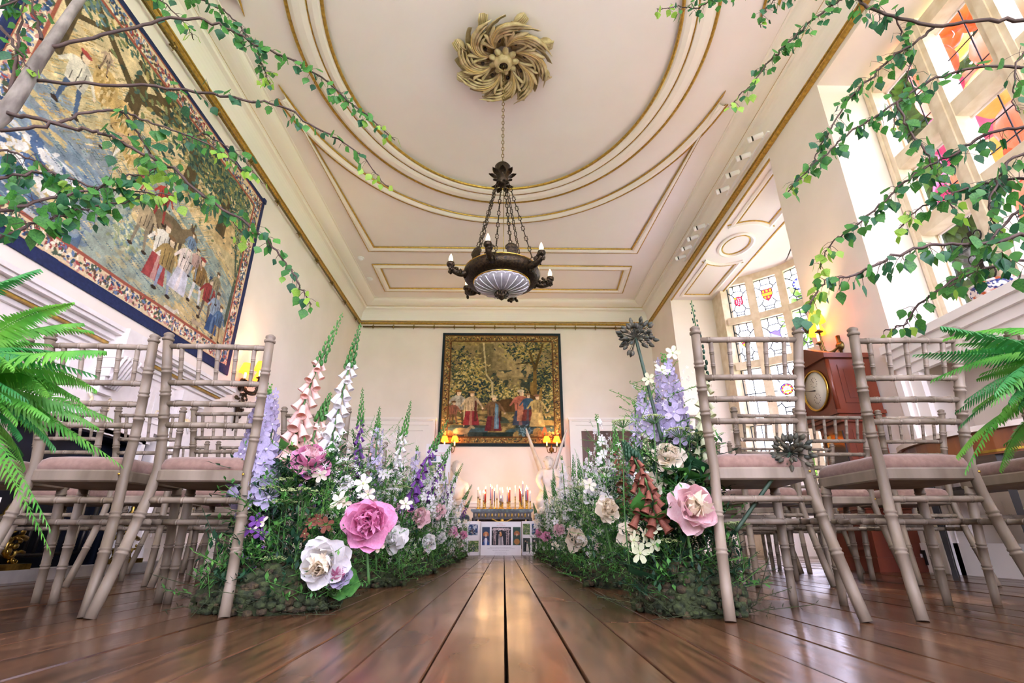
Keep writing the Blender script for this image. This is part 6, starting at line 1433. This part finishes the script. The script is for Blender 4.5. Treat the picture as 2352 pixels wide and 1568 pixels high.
    def moss(s, rx, ry, h, n=900):
        rr = s.rr; b = MB(); b.ball((0, 0, h*.25), (rx, ry, h*.72), 20, 10)
        for _ in range(n):
            a, z = rr.uniform(0, 2*PI), rr.uniform(0, 1); k = math.sqrt(max(0, 1-z*z*.8)); p = Vector((rx*k*math.cos(a)*rr.uniform(.9, 1.08), ry*k*math.sin(a)*rr.uniform(.9, 1.08), h*z*.9+.006)); q = rr.uniform(.008, .022)
            b.ball(p, (q, q, q*.7), 5, 3, mi=1 if rr.random() < .35 else 0)
        obj('moss_base', b, [M_MOSS, M_MOSS2], s.t); s.filler(((-rx*1.25, -ry*1.2, .0), (rx*1.25, ry*1.2, h*.9)), n*2, .018, M_MOSS, 'moss_strands', .3, .12)
    def filler(s, box, n, size, m, name='foliage', upright=.6, blade=.25, top=None):
        # many small leaves on sprays
        rr = s.rr; b = MB(); (x0, y0, z0), (x1, y1, z1) = box
        V0 = [Vector((v[0], v[1]*blade*2, v[2])) for v in LV]
        V1 = [Vector(v) for v in ((0, 0, 0), (.5, blade*.8, .03), (1, 0, -.05), (.5, -blade*.8, .03))]; F1 = [(0, 1, 2, 3)]
        k = 0
        while k < n:
            f = rr.random(); g = rr.random(); z = z0+(z1-z0)*rr.random()**1.35; fall = 1-.45*(z-z0)/(z1-z0+1e-6)
            c = Vector(((x0+x1)/2+(f-.5)*(x1-x0)*fall, (y0+y1)/2+(g-.5)*(y1-y0)*fall, z)); d = Vector((rr.gauss(0, 1), rr.gauss(0, .8), abs(rr.gauss(0, 1))*upright+.1)).normalized(); L = rr.uniform(.06, .16)
            e = c+d*L; b.tube([c, (c+e)/2, e], .0012, 3, False)
            for j in range(9):
                p = c.lerp(e, (j+1)/9); q = size*rr.uniform(.6, 1.3); d2 = (d*.4+Vector((rr.gauss(0, 1), rr.gauss(0, 1), rr.gauss(.1, .8)))).normalized(); R = d2.to_track_quat('X', 'Z').to_matrix(); b.add([R @ (v*q)+p for v in V1], F1, True); k += 1
        obj(name, b, m, s.t)['kind'] = 'stuff'
    def blossoms(s, box, n, size, m, name='small_blossoms'):
        rr = s.rr; b = MB(); (x0, y0, z0), (x1, y1, z1) = box; k = 0
        pet = [(math.cos(2*PI*i/5+e)*r, math.sin(2*PI*i/5+e)*r, z) for i in range(5) for r, e, z in ((.45, -.3, .05), (1, 0, .2), (.45, .3, .05))]
        while k < n:
            z = z0+(z1-z0)*rr.random(); fall = 1-.4*(z-z0)/(z1-z0+1e-6); c = Vector(((x0+x1)/2+(rr.random()-.5)*(x1-x0)*fall, (y0+y1)/2+(rr.random()-.5)*(y1-y0)*fall, z))
            for j in range(rr.randint(2, 7)):
                p = c+Vector((rr.gauss(0, .02), rr.gauss(0, .02), rr.gauss(0, .03))); d = Vector((rr.gauss(0, 1), rr.gauss(-.6, 1), rr.gauss(.3, .7))).normalized(); R = d.to_track_quat('Z', 'Y').to_matrix(); q = size*rr.uniform(.6, 1.2)
                b.add([R @ (Vector(v)*q)+p for v in [(0, 0, 0)]+pet], [(0, 1+3*i, 2+3*i, 3+3*i) for i in range(5)], True); k += 1
        obj(name, b, m, s.t)['kind'] = 'stuff'
    def seedhead(s, base, tip, r, bend=(0, 0, 0)):
        a, b = s.L(base), s.L(tip); h = empty('allium_seedhead', a, 0, s.t); rr = s.rr; c = curve_pts([Vector((0, 0, 0)), (b-a)/2+Vector(bend), b-a], 8)
        obj('stem', MB().tube(c, [.0065]*len(c), 6), mat('dark_stem', '2c4430', rough=.6), h)
        q = MB()
        for k in range(64):
            d = Vector((rr.gauss(0, 1), rr.gauss(0, 1), rr.gauss(.25, .8))).normalized(); e = b-a+d*r*rr.uniform(.5, 1.1); q.tube([b-a, e], .0012, 4, False); q.lathe([(0, 0), (.006, .004), (.008, .012), (.004, .022), (0, .026)], 6, Matrix.Translation(e) @ d.to_track_quat('Z', 'Y').to_matrix().to_4x4())
        obj('seed_pods', q, M_SEED, h)['kind'] = 'stuff'
    def hellebores(s, pts, size, m):
        for p in pts:
            q = s.L(p); d = Vector((s.rr.gauss(0, .4), -1, s.rr.gauss(.1, .4))).normalized(); inst('hellebore', FO(m, M_LIMEY), s.t, q, orient(d, s.rr.random()*3), size*s.rr.uniform(.8, 1.2))
    def bigleaves(s, pts, size, m=None):
        for p in pts:
            q = s.L(p); d = Vector((s.rr.gauss(0, .8), s.rr.gauss(-.3, .5), s.rr.gauss(-.1, .6))).normalized(); o = MB().add(LV, LF, True)
            R = d.to_track_quat('X', 'Z').to_euler(); inst('leaf', BIGLEAF[0 if s.rr.random() < .5 else 1], s.t, q, R, size*s.rr.uniform(.7, 1.3))
BIGLEAF = [MB().add(LV, LF, True).mesh('broad_leaf', m) for m in (M_GREEN, M_GREEN2)]

# ---- near arrangement on the fireplace side
A = Arr((-.80, 1.93, 0), 'tall arrangement with peach foxglove, lavender delphinium and hot pink peony at aisle end', 21)
A.moss(.22, .16, .16); D = 1.88
A.delph(px(590, 1230, D), px(617, 895, D), (-.01, 0, 0), M_LAV, .040, 84, .20)
A.delph(px(560, 1180, D+.03), px(590, 985, D), (0, 0, 0), M_LAV, .036, 34, .2)
A.spike(px(640, 1170, D+.05), px(787, 718, D+.06), (-.03, 0, .03), M_PEACH, .060, 30, (.20, .72)); A.spike(px(735, 1130, D+.12), px(828, 742, D+.12), (.00, 0, .04), M_WHT, .056, 34, (.12, .72))
A.spike(px(700, 1120, D+.1), px(760, 900, D+.1), (-.02, 0, .0), M_PEACH, .042, 14, (.2, .75))
A.peony(px(714, 1066, D-.02), (.25, -.7, .55), .074, M_PINK, M_PALE); A.peony(px(846, 1200, D-.05), (.25, -1, .05), .092, M_PINK); A.peony(px(745, 1290, D-.08), (.1, -1, -.15), .082, M_WHT, M_CREAM); A.peony(px(655, 1390, D-.02), (.3, -.6, -.2), .05, M_PALE)
A.peony(px(775, 1320, D-.04), (.3, -.9, .1), .05, M_LAV, M_PINK)
for x, y, r in ((620, 1125, .055), (665, 1105, .05), (690, 1130, .06), (590, 1165, .045), (630, 1285, .045), (650, 1155, .05), (700, 1085, .045), (570, 1180, .035)): A.umbel(px(x, y, D-.03), r)
A.hellebores([px(x, y, D-.05) for x, y in ((790, 1155), (835, 1110), (845, 1135), (700, 1080), (735, 1090), (870, 1250), (600, 1200), (780, 1150))], .032, M_CREAM)
A.hellebores([px(x, y, D-.05) for x, y in ((590, 1195), (575, 1215), (600, 1225))], .028, M_PURP)
A.bigleaves([px(x, y, D+.0) for x, y in ((555, 1260), (560, 1300), (540, 1210), (640, 1380), (780, 1380), (770, 1400), (700, 1330), (810, 1250), (545, 1330), (620, 1340), (680, 1250), (660, 1300))], .11)
A.hellebores([px(x, y, D-.02) for x, y in ((730, 1190), (750, 1205), (715, 1200), (700, 1225))], .026, M_RUST)
for m, n, sz in ((M_GREEN2, 2600, .03), (M_GREEN, 2600, .026), (M_GREEN3, 1100, .02)): A.filler(((-.20, -.16, .04), (.26, .16, .50)), n, sz, m)
A.blossoms(((-.2, -.16, .15), (.2, .1, .45)), 60, .012, M_PURP); A.blossoms(((-.0, -.14, .3), (.3, .1, .60)), 120, .012, M_WHT)
# ---- near arrangement on the bay side
A = Arr((.62, 1.86, 0), 'tall arrangement with dark foxglove, seed heads and large blush peony at aisle end', 22); D = 1.80
A.moss(.17, .16, .17)
A.spike(px(1600, 1120, D), px(1588, 690, D), (.04, 0, .0), M_GCREAM, .046, 36, (.08, .58), bud=M_GREEN2); A.spike(px(1640, 1110, D+.05), px(1560, 960, D+.05), (0, 0, 0), M_PALE, .036, 14, (.2, .9))
A.seedhead(px(1520, 1010, D), px(1460, 775, D), .062); A.seedhead(px(1690, 1220, D-.06), px(1815, 1040, D-.1), .055)
A.delph(px(1555, 1040, D+.06), px(1525, 825, D+.06), (0, 0, 0), M_LAV, .034, 52, .12); A.delph(px(1500, 1030, D+.06), px(1480, 900, D+.06), (0, 0, 0), M_LAV, .028, 30, .2)
A.spike(px(1510, 1200, D-.05), px(1430, 1010, D-.05), (.02, 0, .0), M_RUST, .043, 26, (.0, .85), bud=M_GREEN2); A.spike(px(1475, 1190, D-.02), px(1460, 1030, D-.02), (0, 0, 0), M_RUST, .04, 16, (.05, .85), bud=M_GREEN2)
A.peony(px(1586, 1170, D-.10), (.02, -1, .12), .088, M_PALE, M_CREAM, 40); A.peony(px(1535, 1052, D), (-.2, -.9, .3), .06, M_CREAM); A.peony(px(1490, 1120, D+.04), (-.4, -.9, .2), .055, M_CREAM)
for x, y, r in ((1530, 1245, .045), (1560, 990, .05), (1500, 960, .045), (1690, 1205, .04), (1430, 970, .04), (1600, 1000, .04)): A.umbel(px(x, y, D-.02), r)
A.hellebores([px(x, y, D-.05) for x, y in ((1480, 1230), (1500, 1250), (1470, 1270), (1455, 1240), (1505, 1215), (1520, 850), (1545, 810), (1490, 870))], .030, M_GCREAM)
A.bigleaves([px(x, y, D) for x, y in ((1650, 1180), (1660, 1220), (1600, 1300), (1540, 1330), (1630, 1320), (1560, 1280), (1580, 1080), (1620, 1100), (1500, 1330), (1640, 1290))], .11)
for m, n, sz in ((M_GREEN2, 3000, .03), (M_GREEN, 2000, .026), (M_GREEN3, 700, .02)): A.filler(((-.16, -.14, .05), (.18, .16, .52)), n, sz, m)
A.filler(((-.2, -.1, .4), (.1, .12, .8)), 900, .014, M_GREEN3); A.blossoms(((-.15, -.1, .45), (.16, .12, .85)), 160, .010, M_WHT); A.blossoms(((.05, -.1, .4), (.3, .12, .8)), 70, .009, M_CREAM)

# ---- the rest of the meadow
def meadow(x, y, seed, label, spikes, peonies, tall=.75, w=.26, dp=.30, white=300, lav=60):
    a = Arr((x, y, 0), label, seed); rr = a.rr; a.moss(w*.9, dp*.8, .15, 400)
    for (dx, dz, kind, lean) in spikes:
        b0 = Vector((x+dx*.6, y+rr.uniform(-.1, .1), .10)); tp = Vector((x+dx+lean, y+rr.uniform(-.08, .08), dz))
        if kind == 'lav': a.delph(b0, tp, (0, 0, 0), M_LAV, .032, 38, .35)
        elif kind == 'wdel': a.delph(b0, tp, (0, 0, 0), M_WHT, .03, 38, .35)
        else: a.spike(b0, tp, (lean*-.15, 0, .02), {'w': M_WHT, 'p': M_PURP, 'k': M_PEACH, 'g': M_GCREAM, 'r': M_RUST}[kind], .044, 24, (.35, .80), stem_r=.005)
    for (dx, dy, z, s, k) in peonies: a.peony((x+dx, y+dy, z), (-dx*1.2 if abs(dx) > .05 else .1, -1, .2), s, {'w': M_WHT, 'c': M_CREAM, 'b': M_PALE, 'k': M_PINK}[k], None, 32)
    bx = ((-w, -dp, .03), (w, dp, tall*.72))
    for m, n, sz in ((M_GREEN2, 1500, .028), (M_GREEN, 2600, .022), (M_GREEN3, 2600, .018)): a.filler(bx, n, sz, m)
    a.filler(((-w*.8, -dp, tall*.5), (w*.8, dp, tall)), 800, .012, M_GREEN3)
    a.blossoms(((-w, -dp, .12), (w, dp, tall*.95)), white*2, .015, M_WHT); a.blossoms(((-w, -dp, .15), (w, dp, tall*.8)), lav, .014, M_LAV); a.blossoms(((-w, -dp, .1), (w, dp, tall*.6)), 60, .014, M_PALE); a.blossoms(((-w, -dp, .1), (w, dp, tall*.85)), 160, .014, M_GCREAM)
    for k in range(5): a.umbel((x+rr.uniform(-w, w)*.8, y-dp*rr.uniform(.2, .9), rr.uniform(.25, tall*.8)), .045, M_WHT if k % 2 else M_LIMEY)
    for k in range(8): a.hellebores([(x+rr.uniform(-w, w), y-dp*rr.uniform(.4, 1), rr.uniform(.15, tall*.7))], .034, M_WHT if k % 3 else M_CREAM)
S = 'fireplace side of the aisle'; T = 'bay side of the aisle'
meadow(-.74, 2.95, 31, 'leafy arrangement with purple foxgloves and white peony, second along '+S, [(-.12, 1.08, 'p', .0), (-.04, .98, 'k', .02), (.05, .84, 'w', -.22), (.22, .90, 'p', .18), (-.2, .8, 'g', -.05), (.0, .85, 'lav', 0), (.12, 1.0, 'w', .06)], [(.20, -.22, .22, .07, 'w'), (.08, -.25, .36, .06, 'b'), (-.1, -.2, .5, .05, 'w')], .82, .25, .28, 260)
meadow(-.72, 3.85, 32, 'frothy white and blush arrangement, third along '+S, [(.12, .95, 'p', .22), (-.1, 1.05, 'w', 0), (.05, .85, 'lav', .02), (.2, .8, 'wdel', .05)], [(.17, -.25, .36, .075, 'b'), (.05, -.22, .42, .07, 'k'), (.22, -.2, .2, .06, 'w')], .78, .27, .36, 330)
meadow(-.74, 4.95, 33, 'white blossom arrangement with blush peonies, fourth along '+S, [(.1, .92, 'p', .24), (-.05, .95, 'w', 0), (.18, .8, 'wdel', .1), (.0, .88, 'lav', 0)], [(.18, -.3, .45, .07, 'b'), (.2, -.28, .24, .06, 'w')], .75, .28, .42, 360)
meadow(-.74, 6.10, 34, 'white blossom arrangement with arching foxglove, fifth along '+S, [(.15, .82, 'w', .22), (.05, .9, 'lav', 0), (-.1, .95, 'w', 0)], [(.2, -.3, .3, .06, 'k'), (.1, -.3, .5, .06, 'w')], .72, .28, .42, 360)
meadow(-.74, 7.25, 35, 'pink flecked arrangement nearest the photo boards on '+S, [(.1, .8, 'p', .2), (.0, .85, 'wdel', 0)], [(.22, -.25, .28, .06, 'k'), (.18, -.25, .16, .05, 'b')], .65, .27, .4, 300)
meadow(.66, 2.85, 41, 'green arrangement with white clusters and rust foxglove, second along '+T, [(.0, .85, 'r', -.05), (-.08, .75, 'g', -.05), (.15, 1.0, 'g', 0), (-.12, .88, 'wdel', 0), (.1, .95, 'lav', 0)], [(-.15, -.24, .36, .07, 'c'), (-.05, -.26, .24, .07, 'c'), (.05, -.2, .5, .06, 'w')], .75, .25, .28, 200)
meadow(.66, 3.80, 42, 'green and white arrangement with full ivory peony, third along '+T, [(-.1, .80, 'g', 0), (.05, .95, 'w', 0), (-.02, .85, 'wdel', 0), (.15, .9, 'p', 0)], [(-.2, -.28, .22, .085, 'c'), (-.08, -.25, .5, .06, 'w')], .75, .27, .36, 280)
meadow(.67, 4.90, 43, 'tall white larkspur arrangement, fourth along '+T, [(-.12, .95, 'wdel', 0), (.0, 1.0, 'w', 0), (.1, .9, 'lav', 0), (-.18, .75, 'g', -.05)], [(-.2, -.3, .3, .06, 'b')], .78, .28, .42, 340)
meadow(.67, 6.05, 44, 'white and lavender arrangement, fifth along '+T, [(-.1, 1.0, 'w', 0), (.0, .95, 'wdel', 0), (-.2, .82, 'w', 0)], [(-.22, -.3, .25, .06, 'k'), (-.1, -.3, .2, .05, 'w')], .75, .28, .42, 340)
meadow(.67, 7.20, 45, 'white speckled arrangement nearest the winged statue on '+T, [(-.12, .95, 'g', 0), (.02, 1.0, 'wdel', 0), (-.22, .7, 'w', -.05)], [(-.22, -.3, .3, .06, 'k')], .7, .28, .4, 320)

# ================================================================= OUTSIDE THE BIG WINDOW
def outside_tree(x, y, h, r, seed, label):
    t = empty('garden_tree', (x, y, -.6), label=label, cat='tree', group='garden trees outside the windows'); rr = random.Random(seed)
    obj('trunk', MB().tube([(0, 0, 0), (.1, 0, h*.4), (0, .1, h*.8)], [.22, .16, .06], 8), M_BARK, t)
    m = leafmat('garden_leaf', '34500f', '50701a', .4); b = MB(); V1 = [Vector(v) for v in ((0, 0, 0), (.5, .3, .03), (1, 0, -.05), (.5, -.3, .03))]
    cl = [(rr.gauss(0, r*.45), rr.gauss(0, r*.45), h*rr.uniform(.2, 1.0)) for _ in range(90)]
    for c in cl:
        for _ in range(260):
            d = Vector((rr.gauss(0, 1), rr.gauss(0, 1), rr.gauss(0, 1))).normalized(); p = Vector(c)+d*rr.uniform(.2, .75)*r*.35; R = d.to_track_quat('X', 'Z').to_matrix(); q = rr.uniform(.22, .45); b.add([R @ (v*q)+p for v in V1], [(0, 1, 2, 3)], True)
    obj('crown', b, m, t)['kind'] = 'stuff'
outside_tree(11.2, 10.5, 15.0, 2.8, 1, 'bright green garden tree seen through the big window'); outside_tree(15.0, .5, 12.5, 3.2, 2, 'full green garden tree behind the balloons outside'); outside_tree(11.0, 16.0, 3.2, 1.6, 3, 'low green garden tree beyond the bay window')
BC = {'yellow': 'ecc878', 'pink': 'd85890', 'orange': 'e67e3c', 'peach': 'eca884', 'rose': 'de8eb4'}
def bmat(k): return mat('balloon_'+k, BC[k], rough=.25, transl=.6)
def ray_x(x, y, X):
    u, v = x-1176, 784-y; f = F_PX*math.cos(PITCH)-v*math.sin(PITCH); up = v*math.cos(PITCH)+F_PX*math.sin(PITCH); a = u*math.cos(YAW)+f*math.sin(YAW); b = -u*math.sin(YAW)+f*math.cos(YAW); t = X/a
    return Vector((X, b*t, CAM_H+up*t))
rb = random.Random(5); bal = [(2290, 210, 'yellow', .24), (2350, 165, 'yellow', .22), (2225, 262, 'pink', .20), (2262, 300, 'rose', .19), (2320, 335, 'orange', .26), (2385, 290, 'peach', .22), (2200, 130, 'orange', .22), (2255, 120, 'peach', .22), (2215, 40, 'orange', .2), (2270, 30, 'orange', .22), (2310, 80, 'rose', .19), (2345, 90, 'peach', .18), (2170, 85, 'orange', .17), (2340, 410, 'orange', .22), (2285, 385, 'peach', .19), (2400, 210, 'yellow', .2), (2195, 185, 'pink', .15), (2240, 190, 'peach', .15), (2235, 330, 'pink', .17), (2395, 370, 'orange', .2), (2400, 120, 'rose', .2), (2360, 20, 'orange', .22), (2310, 0, 'yellow', .2), (2180, 240, 'rose', .14), (2300, 450, 'orange', .18), (2380, 450, 'peach', .2)]
bal += [(rb.uniform(2150, 2380), rb.uniform(-20, 470), rb.choice(['orange', 'peach', 'rose', 'pink', 'orange', 'yellow']), rb.uniform(.24, .30)) for _ in range(7)]
BP = [[ray_x(x, y, rb.uniform(4.6, 5.2) if i < 26 else rb.uniform(5.3, 5.7)), k, r] for i, (x, y, k, r) in enumerate(bal)]
for it in range(60):
    for i in range(len(BP)):
        for j in range(i):
            d = BP[i][0]-BP[j][0]; m = (BP[i][2]+BP[j][2])*1.16-d.length
            if m > 0: d = d.normalized()*m*.5; BP[i][0] = BP[i][0]+d; BP[j][0] = BP[j][0]-d
for q in BP: q[0].x = max(q[0].x, 4.3)
for p, k, r in BP:
    t = empty('balloon', p, label='translucent %s balloon floating outside the big stone window' % k, cat='balloon', group='%s balloons outside the big window' % k)
    obj('envelope', MB().lathe([(0, r*1.05), (r*.5, r*.93), (r*.87, r*.5), (r, 0), (r*.9, -r*.45), (r*.6, -r*.92), (r*.2, -r*1.1), (r*.05, -r*1.14)], 20), bmat(k), t)
    obj('knot', MB().lathe([(0, -r*1.12), (r*.07, -r*1.18), (0, -r*1.16)], 8), bmat(k), t)
    obj('ribbon', MB().tube(curve_pts([Vector((0, 0, -r*1.15)), Vector((.01, 0, -r*1.4)), Vector((-.01, .01, -r*1.6))], 5), .003, 4), M_WHITE, t)
